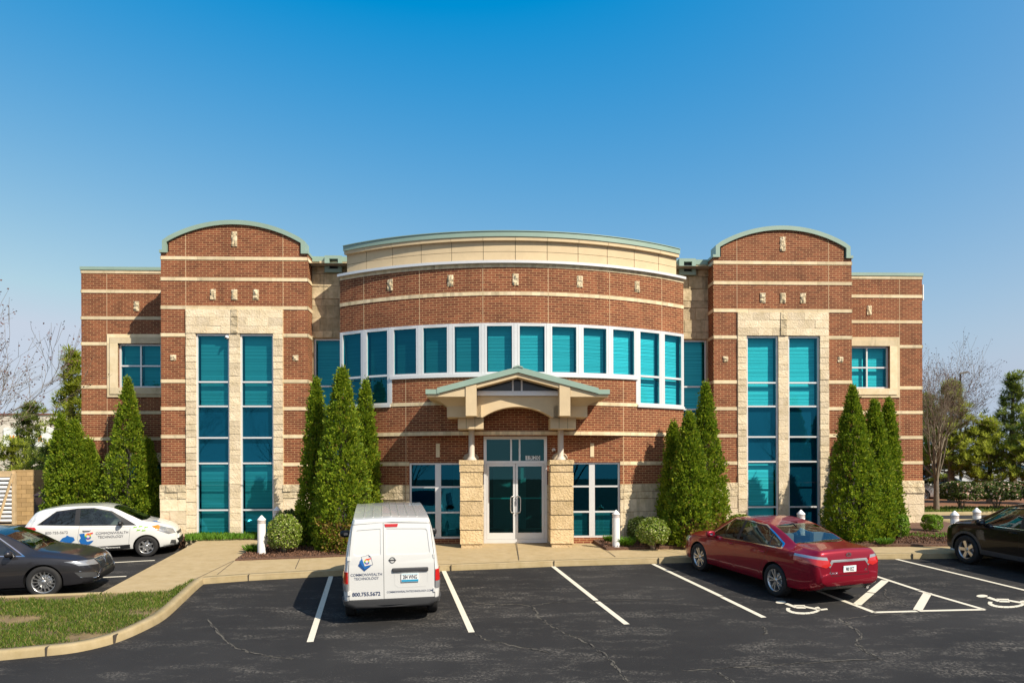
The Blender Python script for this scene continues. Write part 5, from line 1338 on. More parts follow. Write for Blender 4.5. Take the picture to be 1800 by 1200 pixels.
def inpoly(x, y, P):
    r = False; j = len(P)-1
    for i in range(len(P)):
        if (P[i][1] > y) != (P[j][1] > y) and x < (P[j][0]-P[i][0])*(y-P[i][1])/(P[j][1]-P[i][1])+P[i][0]: r = not r
        j = i
    return r
def mark(bm, L, view, poly, rid, cond, only=None):
    a, b, c = AXI[view]; lo0, hi0 = min(p[0] for p in poly), max(p[0] for p in poly); lo1, hi1 = min(p[1] for p in poly), max(p[1] for p in poly)
    def cand():
        out = []
        for f in bm.faces:
            if f[L] == -1 or (only is not None and f[L] not in only): continue
            vs = [v.co for v in f.verts]
            if max(v[a] for v in vs) < lo0 or min(v[a] for v in vs) > hi0 or max(v[b] for v in vs) < lo1 or min(v[b] for v in vs) > hi1: continue
            if cond(f.calc_center_median(), f.normal): out.append(f)
        return out
    n = len(poly)
    for i in range(n):
        p, q = poly[i], poly[(i+1) % n]; d = (q[0]-p[0], q[1]-p[1])
        no = [0, 0, 0]; no[a] = -d[1]; no[b] = d[0]; co = [0, 0, 0]; co[a] = p[0]; co[b] = p[1]
        fs = cand()
        if not fs: return
        ge = list(set(fs) | set(e for f in fs for e in f.edges) | set(v for f in fs for v in f.verts))
        bmesh.ops.bisect_plane(bm, geom=ge, dist=1e-5, plane_co=co, plane_no=no)
    for f in cand():
        m = f.calc_center_median()
        if inpoly(m[a], m[b], poly): f[L] = rid
def inset(poly, d):
    n = len(poly); A_ = sum(poly[i][0]*poly[(i+1) % n][1]-poly[(i+1) % n][0]*poly[i][1] for i in range(n)); s = 1 if A_ > 0 else -1; out = []
    for i in range(n):
        p0, p1, p2 = Vector(poly[i-1]), Vector(poly[i]), Vector(poly[(i+1) % n]); d1 = (p1-p0).normalized(); d2 = (p2-p1).normalized()
        n1 = Vector((-d1.y, d1.x))*s; n2 = Vector((-d2.y, d2.x))*s; k = n1+n2; k = k/max(k.length_squared, 0.2)*2*0.5*2
        out.append(tuple(p1+k*d*0.5*1.0)) if False else out.append(tuple(p1+(n1+n2)/max((n1+n2).length_squared/2, 0.25)*d))
    return out
def SIDE(s, ny=0.3, zmin=0): return lambda c, n: c.y*s > 0.3 and n.y*s > ny and c.z > zmin
def REAR(x, nx=0.25): return lambda c, n: c.x < x and n.x < -nx
def FRONT(x, nx=0.2): return lambda c, n: c.x > x and n.x > nx
def TOP(x0, x1, nz=0.15): return lambda c, n: x0 < c.x < x1 and n.z > nz and c.z > 0.6
def mir(P): return [(-y, z) for y, z in P][::-1]

CARGLASS = glass_mat('car_glass', (0.42, 0.50, 0.48), 0.10)
PRIVACY = glass_mat('dark_car_glass', (0.10, 0.13, 0.13), 0.10)
REDLENS = plain('red_lens', (0.50, 0.012, 0.01), 0.12, coat=1.0)
CLEARLENS = plain('clear_lens', (0.42, 0.42, 0.43), 0.18, 0.55, coat=1.0)
AMBER = plain('amber_lens', (0.70, 0.20, 0.02), 0.12, coat=1.0)
DARKPL = plain('dark_grey_plastic', (0.05, 0.05, 0.052), 0.55)
SEATM = plain('pale_grey_seat', (0.42, 0.41, 0.39), 0.8)
SEATD = plain('dark_cabin', (0.03, 0.03, 0.032), 0.8)
ALLOY = plain('silver_alloy', (0.62, 0.61, 0.60), 0.28, 0.85)
WPAINT = plain('white_car_paint', (0.66, 0.65, 0.625), 0.25, 0.0, coat=1.0)

def wheel(parent, sp, x, sg, style):
    R = sp['rad']; rr = sp['rim']; w = sp.get('tw', 0.2)
    wh = MB(); wh.lathe([(rr*0.98, -w*.5), (R*.93, -w*.5), (R*.985, -w*.42), (R, -w*.3), (R, w*.3), (R*.985, w*.42), (R*.93, w*.5), (rr*1.05, w*.48), (rr*0.98, w*.44)], n=40, axis='y', caps=False)
    o = wh.build('wheel', [RUBBER], parent); o.location = (x, sg*(sp['track']-w*.5+0.01), R); o.rotation_euler = (0, 0, 0 if sg > 0 else math.pi)
    r = MB(); f = w*.40
    r.lathe([(rr, -w*.35), (rr, f-.01), (rr*1.02, f+.008), (rr*.93, f-.004), (rr*.90, f-.05), (rr*.88, -w*.2)], n=40, axis='y', caps=False)
    r.lathe([(rr*.9, -.02), (rr*.5, -.02), (0.0, -.02)], n=32, mi=1, axis='y', caps=False)
    r.lathe([(rr*.62, -.005), (rr*.6, 0.0), (0.0, 0.0)], n=32, mi=2, axis='y', caps=False)
    r.lathe([(rr*.20, f-.045), (rr*.20, f-.012), (rr*.15, f-.004), (0.0, f-.003)], n=20, axis='y', caps=False)
    ns, wd, tw_, mi = style
    for k in range(ns):
        a0 = 2*math.pi*k/ns
        for off in ((-tw_, tw_) if tw_ else (0,)):
            a = a0+off; ca, sa = math.cos(a), math.sin(a); ta = a0+off*1.0
            def p(rad_, side, y): return (ca*rad_-sa*side, y, sa*rad_+ca*side)
            r1, r2 = rr*.14, rr*.95; w1, w2 = wd*.75, wd
            v = [p(r1, -w1, f-.018), p(r1, w1, f-.018), p(r2, w2, f-.006), p(r2, -w2, f-.006), p(r1, -w1, f-.05), p(r1, w1, f-.05), p(r2, w2, f-.045), p(r2, -w2, f-.045)]
            r.raw(v, [(3, 2, 1, 0), (4, 5, 6, 7), (0, 1, 5, 4), (1, 2, 6, 5), (2, 3, 7, 6), (3, 0, 4, 7)], mi)
    r.build('rim', [ALLOY, BLACK, STEEL, DARKPL], o)
    return o
def mirror(parent, x, y, z, sg, mat, s=1.0):
    m_ = MB(); c = Vector((x, sg*(y+.10), z)); vs = []; fs = []; n = 12
    prof = [(-.055, .35), (-.05, .85), (-.02, 1.0), (.03, .9), (.07, .55), (.085, .1)]
    for dx, k in prof:
        for i in range(n):
            a = 2*math.pi*i/n; cy, cz = math.cos(a), math.sin(a)
            cy = math.copysign(abs(cy)**.7, cy); cz = math.copysign(abs(cz)**.7, cz); vs.append((c.x+dx*s, c.y+.115*s*k*cy, c.z+.072*s*k*cz))
    for i in range(len(prof)-1):
        for k in range(n): fs.append((i*n+k, i*n+(k+1) % n, (i+1)*n+(k+1) % n, (i+1)*n+k))
    m_.raw(vs, fs, 0, True); m_.poly(vs[:n][::-1], 1); m_.tube([(x+.02, sg*(y-.06), z-.06), (x+.01, sg*(y+.04), z-.04)], .03, 6, 2)
    return m_.build('mirror', [mat, CHROME, BLACK], parent, fix=True)
def finish_car(root, bm, L, parts, paint):
    """parts: rid -> (name, material, outward offset, parent rid or None). Splits the shell into one mesh per part."""
    objs = {}
    bvh = BVHTree.FromBMesh(bm)
    src = bpy.data.meshes.new('src'); bm.to_mesh(src)
    ids = sorted(set(f[L] for f in bm.faces))
    def grab(rids, name, mats, matmap, off=0.0):
        b = bm.copy(); l = b.faces.layers.int['rid']
        bmesh.ops.delete(b, geom=[f for f in b.faces if f[l] not in rids], context='FACES')
        for f in b.faces: f.material_index = matmap.get(f[l], 0); f.smooth = True
        b.normal_update()
        if off:
            nm = {v: v.normal.copy() for v in b.verts}
            for v in b.verts: v.co += nm[v]*off
            r = bmesh.ops.extrude_edge_only(b, edges=[e for e in b.edges if e.is_boundary])
            for v in [e for e in r['geom'] if isinstance(e, bmesh.types.BMVert)]:
                src_n = None
                for e in v.link_edges:
                    w = e.other_vert(v)
                    if w in nm: src_n = nm[w]
                if src_n is not None: v.co -= src_n*(off+.004)
            for f in b.faces: f.smooth = True
        me = bpy.data.meshes.new(name); b.to_mesh(me); b.free()
        for m in mats: me.materials.append(m)
        me.set_sharp_from_angle(angle=rad(44))
        o = bpy.data.objects.new(name, me); COL.objects.link(o); return o
    body_ids = [i for i in ids if i not in parts or parts[i][0] is None]
    mats = [paint]; mm = {}
    for i in body_ids:
        if i == -1: mats.append(BLACK); mm[i] = len(mats)-1
        elif i in parts: mats.append(parts[i][1]); mm[i] = len(mats)-1
    body = grab(body_ids, 'body', mats, mm); body.parent = root
    for i in ids:
        if i in parts and parts[i][0]:
            nm_, mt, off, par = parts[i]; o = grab([i], nm_, [mt], {}, off); objs[i] = o
    for i, o in objs.items():
        par = parts[i][3]; o.parent = objs[par] if par in objs else root
    bm.free(); bpy.data.meshes.remove(src)
    return body, objs, bvh
def place(root, pos, head, dz=0.0):
    """Stand a car on the sloping car park: pos is its ground point, head the heading angle anticlockwise from +X."""
    X = Vector((math.cos(head), math.sin(head), SLOPE*math.sin(head))).normalized(); Nn = Vector((0, -SLOPE, 1)).normalized(); Yv = Nn.cross(X)
    root.matrix_world = Matrix(((X.x, Yv.x, Nn.x, pos[0]), (X.y, Yv.y, Nn.y, pos[1]), (X.z, Yv.z, Nn.z, lot_z(pos[1], dz)), (0, 0, 0, 1)))
def box_part(name, mat, parent, x0, x1, y0, y1, z0, z1):
    m_ = MB(); m_.box(x0, x1, y0, y1, z0, z1); return m_.build(name, mat, parent)
def interior(root, rows, zf, mat, w=0.55):
    for (x, zt) in rows:
        for sg in (-1, 1):
            m_ = MB(); y = sg*w*.62; hw = .23
            m_.box(x-.05, x+.45, y-hw, y+hw, zf, zf+.22); m_.raw([(x-.22, y-hw, zt-.18), (x-.10, y-hw, zt-.18), (x+.10, y-hw, zf+.15), (x-.06, y-hw, zf+.15), (x-.22, y+hw, zt-.18), (x-.10, y+hw, zt-.18), (x+.10, y+hw, zf+.15), (x-.06, y+hw, zf+.15)], [(0, 1, 2, 3), (7, 6, 5, 4), (0, 4, 5, 1), (1, 5, 6, 2), (2, 6, 7, 3), (3, 7, 4, 0)])
            m_.box(x-.24, x-.13, y-.13, y+.13, zt-.16, zt+.02); m_.build('seat', mat, root)
def plate(root, x, z, txt, sub, nrm=-1, stripe=(0.03, 0.32, 0.55), y=0.0, tilt=0.0, sticker=None):
    p = MB(); w, h = .152, .076
    T = lambda a, b, c: (x+nrm*a+tilt*c*-nrm, y+b, z+c)
    p.box(0.0, .012, -w, w, -h, h, 0, T); p.box(.0121, .0135, -w+.004, w-.004, -h+.004, -h*.45, 1, T); p.box(.0121, .0135, -w+.004, w-.004, h*.62, h-.004, 2, T)
    o = p.build('licence_plate', [WHITEP, plain('plate_blue', stripe, .4), plain('plate_pale_blue', (0.55, 0.70, 0.74), .4)], root, fix=True)
    put_text('plate_number', text_mesh(txt, .098, .60, .0015), plain('plate_ink', (0.015, 0.02, 0.05), .5), lambda a, b: Vector(T(.0145, -nrm*-1*a if nrm > 0 else -a, b+.008)), o)
    return o

# ---------------------------------------------------------------- white van, seen from behind
NAVY = plain('navy_lettering', (0.015, 0.035, 0.10), 0.5); LBLUE = plain('blue_print', (0.01, 0.12, 0.38), 0.5); LNAVY = plain('deep_blue_print', (0.008, 0.06, 0.20), 0.5)
van = thing('delivery_van', 'white delivery van parked nose in, lettered rear doors towards the camera', 'van')
def vlean(x, z):
    w = min(1, max(0, (-1.3-x)/0.9)); return w*(0.125*max(0, (z-0.95)/0.90)**1.6)
sv = dict(T=[(-2.235, 1.855), (-2.19, 1.868), (-1.9, 1.885), (-0.5, 1.90), (0.75, 1.86), (1.0, 1.75), (1.80, 1.17), (2.2, 1.04), (2.40, .88), (2.46, .62)],
          B=[(-2.235, 1.02), (0.5, 1.0), (1.7, .98), (2.2, .88), (2.46, .5)], W=[(-2.235, .80), (-2.19, .83), (-2.05, .852), (-1.4, .862), (1.6, .86), (2.1, .80), (2.35, .66), (2.46, .5)],
          wt=[(-2.235, .655), (-2.15, .68), (0.7, .68), (1.2, .66), (1.8, .66), (2.3, .55), (2.46, .4)], zb=[(-2.235, .33), (-1.9, .26), (1.8, .22), (2.46, .28)],
          axles=(-1.4625, 1.4625), rad=.305, rim=.19, arch=.355, track=.835, tw=.185, crown=.055, lean=vlean, sh=.972)
bm, L = car_shell(sv); Rr = REAR(-1.9, 0.3)
DL = [(0.045, .50), (.735, .50), (.735, 1.0), (.715, 1.25), (.655, 1.665), (.045, 1.69)]
seam = [(0.055, .44), (.752, .455), (.752, 1.0), (.73, 1.25), (.672, 1.68), (.055, 1.705), (-.600, 1.69), (-.672, 1.66), (-.73, 1.25), (-.752, 1.0), (-.752, .455)]
# in rear view +y is the photo's left
C0 = 0.145
left_d = [(C0+.004, .462), (.742, .462), (.742, 1.0), (.726, 1.27), (.672, 1.762), (C0+.004, 1.79)]
right_d = [(-.742, .462), (C0-.004, .462), (C0-.004, 1.79), (-.672, 1.762), (-.726, 1.27), (-.742, 1.0)]
mark(bm, L, 'rear', [(-.752, .452), (.752, .452), (.752, 1.0), (.736, 1.27), (.682, 1.772), (0, 1.80), (-.682, 1.772), (-.736, 1.27), (-.752, 1.0)], 1, Rr)
mark(bm, L, 'rear', left_d, 2, Rr); mark(bm, L, 'rear', right_d, 3, Rr)
# pressed panels where windows would be
pl_ = [(C0+.05, 1.24), (.61, 1.225), (.665, 1.26), (.625, 1.64), (.60, 1.67), (C0+.05, 1.69)]; pr2 = [(-.61, 1.225), (C0-.05, 1.24), (C0-.05, 1.69), (-.60, 1.67), (-.625, 1.64), (-.665, 1.26)]
mark(bm, L, 'rear', pl_, 4, Rr); mark(bm, L, 'rear', pr2, 5, Rr)
for s in (1, -1):
    q = [(.758, .62), (.90, .62), (.90, .745), (.758, .745)]; mark(bm, L, 'rear', q if s > 0 else mir(q), 6 if s > 0 else 7, lambda c, n: c.x < -2.02)
    q = [(.758, .75), (.90, .75), (.90, .955), (.758, .955)]; mark(bm, L, 'rear', q if s > 0 else mir(q), 8 if s > 0 else 9, lambda c, n: c.x < -2.02)
mark(bm, L, 'rear', [(-.95, .2), (.95, .2), (.95, .452), (-.95, .452)], 10, lambda c, n: c.x < -1.86)
mark(bm, L, 'rear', [(-.10, 1.715), (.11, 1.715), (.125, 1.768), (-.115, 1.768)], 11, lambda c, n: c.x < -1.9 and (n.x < -.2))
mark(bm, L, 'top', [(1.06, -.60), (1.70, -.62), (1.76, -.3), (1.76, .3), (1.70, .62), (1.06, .60), (1.02, .3), (1.02, -.3)], 12, TOP(.9, 1.9))
for s in (1, -1):
    mark(bm, L, 'side', [(.12, 1.03), (1.30, 1.03), (.98, 1.60), (.12, 1.68)], 13 if s > 0 else 14, SIDE(s))
    q = [(.40, .72), (.82, .70), (.72, .98), (.48, .90)]; mark(bm, L, 'front', q if s > 0 else mir(q), 15 if s > 0 else 16, FRONT(1.9))
mark(bm, L, 'front', [(-.36, .52), (.36, .52), (.40, .86), (-.40, .86)], 17, FRONT(2.2)); mark(bm, L, 'front', [(-.8, .2), (.8, .2), (.8, .40), (-.8, .40)], 18, FRONT(2.0))
DOORW = plain('white_door_paint', (0.665, 0.655, 0.63), 0.27, coat=1.0)
parts = {1: (None, BLACK), 2: ('rear_door', DOORW, .004, None), 3: ('rear_door', DOORW, .004, None), 4: ('door_panel', DOORW, -.006, 2), 5: ('door_panel', DOORW, -.006, 3), 6: ('reversing_light', CLEARLENS, .012, None), 7: ('reversing_light', CLEARLENS, .012, None),
         8: ('tail_light', REDLENS, .012, None), 9: ('tail_light', REDLENS, .012, None), 10: ('bumper', DARKPL, .03, None), 11: ('brake_light', REDLENS, .012, None), 12: ('windscreen', PRIVACY, 0, None), 13: ('window', PRIVACY, 0, None), 14: ('window', PRIVACY, 0, None),
         15: ('headlight', CLEARLENS, .004, None), 16: ('headlight', CLEARLENS, .004, None), 17: ('grille', BLACK, .004, None), 18: ('front_bumper_trim', DARKPL, .004, None)}
body, ob, bvh = finish_car(van, bm, L, parts, WPAINT)
def vproj(off):
    def f(a, z):
        h = bvh.ray_cast(Vector((-4, a, z)), Vector((1, 0, 0)))[0]; x = h.x if h else -2.2
        return Vector((x-off, a, z))
    return f
for ax in sv['axles']:
    for sg in (-1, 1): wheel(van, sv, ax, sg, (5, .03, 0, 0))
mirror(van, 1.25, .84, 1.13, 1, BLACK, 1.15); mirror(van, 1.25, .84, 1.13, -1, BLACK, 1.15)
dL, dR = ob[2], ob[3]; VP = vproj(.0065)
def vtext(txt, cy, cz, size, sx, mat, par, bold=0.0, sp_=1.0): return put_text('lettering', text_mesh(txt, size, sx, bold, 'CENTER', sp_), mat, lambda a, b: VP(cy-a, cz+b), par)
vtext('COMMONWEALTH', .445, .900, .066, .95, NAVY, dL, .0006); vtext('TECHNOLOGY', .445, .832, .066, .95, NAVY, dL, .0006)
vtext('800.755.5672', .45, .555, .093, .96, NAVY, dL, .003); vtext('COMMONWEALTHTECHNOLOGY.COM', -.305, .575, .048, .93, NAVY, dR, .0008)
def vpoly(pts, mat, off, par, name='logo'):
    m_ = MB(); f = vproj(off); m_.poly([f(.455-a*.86, 1.065+b*.9) for a, b in pts]); return m_.build(name, mat, par)
vpoly([(-.155, .0), (-.03, -.115), (.10, -.02), (-.02, .03), (-.10, .09)], LNAVY, .0085, dL); vpoly([(-.125, .075), (-.02, -.075), (.14, .015), (-.06, .16)], LBLUE, .010, dL)
vpoly([(-.09, .17), (.06, .205), (.11, .16), (.145, .01), (-.02, -.02)], NAVY, .0105, dL); vpoly([(-.084, .165), (.058, .198), (.103, .155), (.136, .016), (-.018, -.012)], WPAINT, .012, dL)
vpoly([(.058, .198), (.103, .155), (.063, .16)], NAVY, .0125, dL)
cols = [(.65, .02, .03), (.8, .3, .02), (.75, .6, .03), (.05, .35, .08), (.03, .1, .4), (.25, .03, .25)]
RB_ = [plain('print_colour', c, .5) for c in cols]
def ring_letters(fn, k, par):
    """The coloured ring of the badge: a letter C with a T bar, in bands of colour from top to bottom."""
    for i, m in enumerate(RB_):
        m_ = MB(); zt, zb_ = .062-.0207*i, .062-.0207*(i+1)
        for j in range(22):
            a0, a1 = .75+2*math.pi*.80*j/22, .75+2*math.pi*.80*(j+1)/22
            for aa, ab in ((a0, a1),):
                za = .045*(math.sin(aa)+math.sin(ab))/2
                if zb_ <= za < zt: m_.poly([fn(k*.030*math.cos(aa), k*.032*math.sin(aa)), fn(k*.060*math.cos(aa), k*.060*math.sin(aa)), fn(k*.060*math.cos(ab), k*.060*math.sin(ab)), fn(k*.030*math.cos(ab), k*.032*math.sin(ab))])
        if i < 1: m_.poly([fn(k*.0, k*.036), fn(k*.088, k*.050), fn(k*.084, k*.074), fn(k*.01, k*.058)])
        if 1 <= i < 4: m_.poly([fn(k*.03, k*zb_*.9), fn(k*.05, k*zb_*.9), fn(k*.05, k*zt*.9), fn(k*.03, k*zt*.9)])
        if m_.f: m_.build('logo', m, par)
_f = vproj(.0135); ring_letters(lambda a, b: _f(.455-a-.022, 1.133+b), .82, dL)
# round badge with a bar, handle bar, plate, hinges
m_ = MB(); f = vproj(.010); n = 28
for j in range(n):
    a0, a1 = 2*math.pi*j/n, 2*math.pi*(j+1)/n; m_.poly([f(-.005+r_*math.cos(t), 1.14+r_*math.sin(t)) for r_, t in ((.040, a0), (.054, a0), (.054, a1), (.040, a1))])
m_.poly([f(-.005+a, 1.14+b) for a, b in ((-.066, -.011), (.066, -.011), (.066, .013), (-.066, .013))]); m_.build('badge', DARKPL, dR)
m_ = MB(); xx = f(-.3, 1.05).x; m_.box(xx-.03, xx+.03, -.635, -.0, .93, 1.0); hb = m_.build('handle_bar', DARKPL, dR); 
bv = hb.modifiers.new('b', 'BEVEL'); bv.width = .018; bv.segments = 3
plate(van, vproj(.0)(-.31, .82).x-.012, .825, '284 WNG', '', -1, (0.02, 0.30, 0.50), y=-.31)
m_ = MB(); xs0 = vproj(0)(-.3, .9).x
for a, b in (((-.62, .76), (.0-.02, .775)), ): 
    q = [(-.06, .92), (-.06, .72), (-.12, .67), (-.56, .67), (-.62, .72), (-.62, .92)]; f2 = vproj(.0065)
    P1 = [f2(*p) for p in q]; P2 = [f2(p[0]+(.02 if p[0] > -.3 else -.02), p[1]-.018) for p in q]
    for i in range(5): m_.poly([P1[i], P1[i+1], P2[i+1], P2[i]])
m_.build('plate_recess', DOORW, dR)
for s in (1, -1):
    for z in (.585, 1.19):
        m_ = MB(); x = vproj(0)(s*.745, z).x; m_.box(x-.022, x+.03, s*.738-.018, s*.738+.03*(1 if s > 0 else .6), z-.035, z+.035); h = m_.build('hinge', DOORW if z > 1 else WPAINT, van)
m_ = MB()
for y in (-.46, -.30, -.14, .0, .16, .32, .48):
    pts = []
    for x in np.linspace(-1.95, .55, 9):
        h = bvh.ray_cast(Vector((x, y, 3)), Vector((0, 0, -1)))[0]
        pts.append((x, y, (h.z if h else 1.83)+.0005))
    m_.tube(pts, .009, 6)
m_.build('roof_rib', WPAINT, van)
interior(van, [(-.25, 1.35)], .55, SEATD, .6); box_part('bulkhead', SEATD, van, -.62, -.58, -.66, .66, .35, 1.72)
place(van, (-2.12-.185*2.26, 12.58+2.26*.983), rad(90+10.7))

# ---------------------------------------------------------------- saloon cars
def saloon(label, paint, dims, tail=True, style=(5, .016, .22, 0), name='saloon_car', glass=CARGLASS, seat=SEATM, detail=True):
    root = thing(name, label, 'car')
    k, wk = dims['L']/4.85, dims['W']/1.82; hz = dims['H']/1.47
    S = lambda P, s=1.0: [(x*k, y*s) for x, y in P]
    sp = dict(T=S([(-2.47, .66), (-2.465, .80), (-2.44, .95), (-2.40, 1.055), (-2.34, 1.09), (-2.05, 1.105), (-1.78, 1.12), (-1.3, 1.285), (-.85, 1.405), (-.15, 1.465), (.35, 1.43), (.8, 1.25), (1.22, 1.02), (1.6, .955), (2.0, .87), (2.25, .76), (2.34, .64), (2.36, .55)], hz),
              B=S([(-2.47, .62), (-2.42, .86), (-2.2, .955), (-1.6, .985), (-.5, .945), (.9, .885), (1.4, .86), (2.0, .76), (2.3, .58), (2.36, .45)], hz),
              W=S([(-2.47, .68), (-2.42, .75), (-2.25, .835), (-1.9, .885), (-1.35, .905), (0, .90), (1.35, .905), (1.85, .87), (2.15, .77), (2.30, .62), (2.36, .48)], wk),
              wt=S([(-2.47, .60), (-2.35, .66), (-1.95, .70), (-1.7, .665), (-1.0, .575), (-.2, .585), (.4, .575), (1.2, .66), (1.6, .69), (2.1, .62), (2.36, .4)], wk),
              zb=S([(-2.47, .40), (-2.3, .30), (-1.9, .22), (1.8, .19), (2.2, .22), (2.36, .30)]), axles=(-dims['wb']/2, dims['wb']/2), rad=dims['r'], rim=dims['r']*.70, arch=dims['r']+.045, track=.885*wk, tw=.215, crown=.05)
    bm, L = car_shell(sp); sc = lambda P: [(x*k, z*hz) for x, z in P]; sy = lambda P: [(y*wk, z*hz) for y, z in P]; sxy = lambda P: [(x*k, y*wk) for x, y in P]
    pt = {1: (None, BLACK), 2: (None, CHROME)}
    rid = 10
    for s in (1, -1):
        C = SIDE(s, .3)
        fd = sc([(.95, .30), (.98, .86), (-.04, .925), (-.06, .28)]); rdr = sc([(-.05, .28), (-.03, .925), (-1.20, .965), (-1.02, .62), (-.82, .28)])
        for P in (fd, rdr): mark(bm, L, 'side', P, 1, C)
        for P in (fd, rdr): mark(bm, L, 'side', inset(P, .006), rid, C, [1, rid]); pt[rid] = ('door', paint, 0.0, None); rid += 1
        mark(bm, L, 'side', sc([(1.06, .905), (.36, 1.395), (-.08, 1.415), (-.74, 1.385), (-1.50, 1.10), (-1.56, 1.0), (-.06, .955)]), 2, SIDE(s, .2), [0, 1, 2])
        mark(bm, L, 'side', sc([(1.0, .925), (.36, 1.375), (-.08, 1.395), (-.74, 1.365), (-1.46, 1.09), (-1.50, 1.02), (-.06, .975)]), 1, SIDE(s, .2), [1, 2])
        mark(bm, L, 'side', sc([(.90, .955), (.36, 1.355), (-.03, 1.375), (-.03, .985)]), rid, SIDE(s, .2), [1, 2, rid]); pt[rid] = ('window', glass, 0.0, None); rid += 1
        mark(bm, L, 'side', sc([(-.13, .995), (-.13, 1.375), (-.72, 1.345), (-1.06, 1.235), (-1.10, 1.025)]), rid, SIDE(s, .2), [1, 2, rid]); pt[rid] = ('window', glass, 0.0, None); rid += 1
        mark(bm, L, 'side', sc([(-1.14, 1.03), (-1.10, 1.21), (-1.40, 1.095), (-1.43, 1.045)]), rid, SIDE(s, .2), [1, 2, rid]); pt[rid] = ('window', glass, 0.0, None); rid += 1
    mark(bm, L, 'top', sxy([(.42, -.50), (.80, -.555), (1.14, -.62), (1.22, -.3), (1.22, .3), (1.14, .62), (.80, .555), (.42, .50), (.36, .25), (.36, -.25)]), rid, TOP(.3, 1.4), [0]); pt[rid] = ('windscreen', glass, 0.0, None); rid += 1
    mark(bm, L, 'top', sxy([(-.92, -.50), (-.88, -.25), (-.88, .25), (-.92, .50), (-1.30, .555), (-1.68, .60), (-1.76, .3), (-1.76, -.3), (-1.68, -.60), (-1.30, -.555)]), rid, TOP(-2.0, -.8), [0]); pt[rid] = ('rear_window', glass, 0.0, None); rid += 1
    if tail:
        R_ = lambda c, n: c.x < -1.95*k
        for s in (1, -1):
            q = sy([(.43, .80), (.56, .755), (.93, .865), (.93, .985), (.52, .955)]); q2 = sy([(.50, .895), (.93, .945), (.93, .99), (.52, .96)])
            mark(bm, L, 'rear', q if s > 0 else mir(q), rid, R_, [0]); pt[rid] = ('tail_light', REDLENS, .008, None); a_ = rid; rid += 1
            mark(bm, L, 'rear', q2 if s > 0 else mir(q2), rid, R_, [a_]); pt[rid] = ('clear_lens', CLEARLENS, .008, None); rid += 1
        q = sy([(-.50, .795), (-.42, .90), (.42, .90), (.50, .795), (.46, .755), (.38, .855), (-.38, .855), (-.46, .755)])
        mark(bm, L, 'rear', q, rid, R_, [0]); pt[rid] = ('trunk_trim', STEEL, .006, None); rid += 1
        mark(bm, L, 'rear', sy([(-.62, .2), (.62, .2), (.56, .385), (-.56, .385)]), rid, lambda c, n: c.x < -2.0*k, [0]); pt[rid] = ('diffuser', DARKPL, .008, None); rid += 1
        sm = lambda P, w_=.006: [mark(bm, L, 'rear', q_, 1, R_, [0]) for q_ in P]
        sm([sy([(.44, .60), (.452, .60), (.452, .76), (.44, .76)]), mir(sy([(.44, .60), (.452, .60), (.452, .76), (.44, .76)])), sy([(-.44, .592), (.44, .592), (.44, .602), (-.44, .602)])])
    for s in (1, -1):
        q = sy(dims.get('head', [(.44, .60), (.86, .66), (.86, .80), (.50, .70)])); mark(bm, L, 'front', q if s > 0 else mir(q), rid, lambda c, n: c.x > 1.72*k and n.z < .93, [0]); pt[rid] = ('headlight', CLEARLENS, .005, None); rid += 1
    for nm_, P, mt in dims.get('front', [('grille', [(-.40, .60), (.40, .60), (.46, .70), (-.46, .70)], BLACK), ('lower_grille', [(-.52, .28), (.52, .28), (.60, .46), (-.60, .46)], BLACK)]):
        mark(bm, L, 'front', sy(P), rid, FRONT(1.9*k, .15), [0]); pt[rid] = (nm_, mt, .005, None); rid += 1
    body, ob, bvh = finish_car(root, bm, L, pt, paint)
    for ax in sp['axles']:
        for sg in (-1, 1): wheel(root, sp, ax, sg, style)
    for sg in (-1, 1): mirror(root, .80*k, .855*wk, .985*hz, sg, paint)
    def ray(o_, d_): return bvh.ray_cast(Vector(o_), Vector(d_))[0]
    if detail:
        for i, o in ob.items():
            if pt[i][0] == 'door':
                c = sum((v.co for v in o.data.vertices), Vector())/len(o.data.vertices); s = 1 if c.y > 0 else -1; xh = (.12 if c.x > 0 else -.98)*k
                h = ray((xh, s*3, .86*hz), (0, -s, 0)); y = h.y if h else s*.9
                m_ = MB(); m_.tube([(xh-.10, y+s*.004, .862*hz), (xh-.07, y+s*.03, .866*hz), (xh+.07, y+s*.03, .866*hz), (xh+.10, y+s*.004, .862*hz)], [.010, .014, .014, .010], 8); m_.build('handle', paint, o)
        interior(root, [(.10, 1.22*hz), (-.95, 1.20*hz)], .42, seat, .62)
        box_part('dashboard', SEATD, root, .62, 1.1, -.62, .62, .55, .90); box_part('parcel_shelf', SEATD, root, -1.75, -1.25, -.58, .58, .90, .97)
        m_ = MB(); n = 20; m_.tube([(.48+.10*math.sin(2*math.pi*j/n)*.35, .36+.18*math.cos(2*math.pi*j/n), .98+.17*math.sin(2*math.pi*j/n)) for j in range(n+1)], .015, 6); m_.build('steering_wheel', SEATD, root)
    return root, ob, bvh, pt
def carpaint(name, c, metal=0.55, rough=0.30, coat=0.7): return plain(name, c, rough, metal, coat=coat, coat_rough=0.02, spec=0.15)
RED = carpaint('dark_red_paint', (0.23, 0.004, 0.017), 0.3)
red, ob, bvh, pt = saloon('dark red saloon car parked nose in over the wheelchair bay', RED, dict(L=4.85, W=1.82, H=1.47, wb=2.775, r=.335))
xr = lambda y, z: bvh.ray_cast(Vector((-4, y, z)), Vector((1, 0, 0)))[0]
h = xr(0, .69); plate(red, h.x-.002 if h else -2.47, .70, '980 BSZ', '', -1, (0.55, 0.68, 0.62), tilt=0.0)
h = xr(0, .985); X_ = (h.x if h else -2.4)-.012
m_ = MB(); n = 24
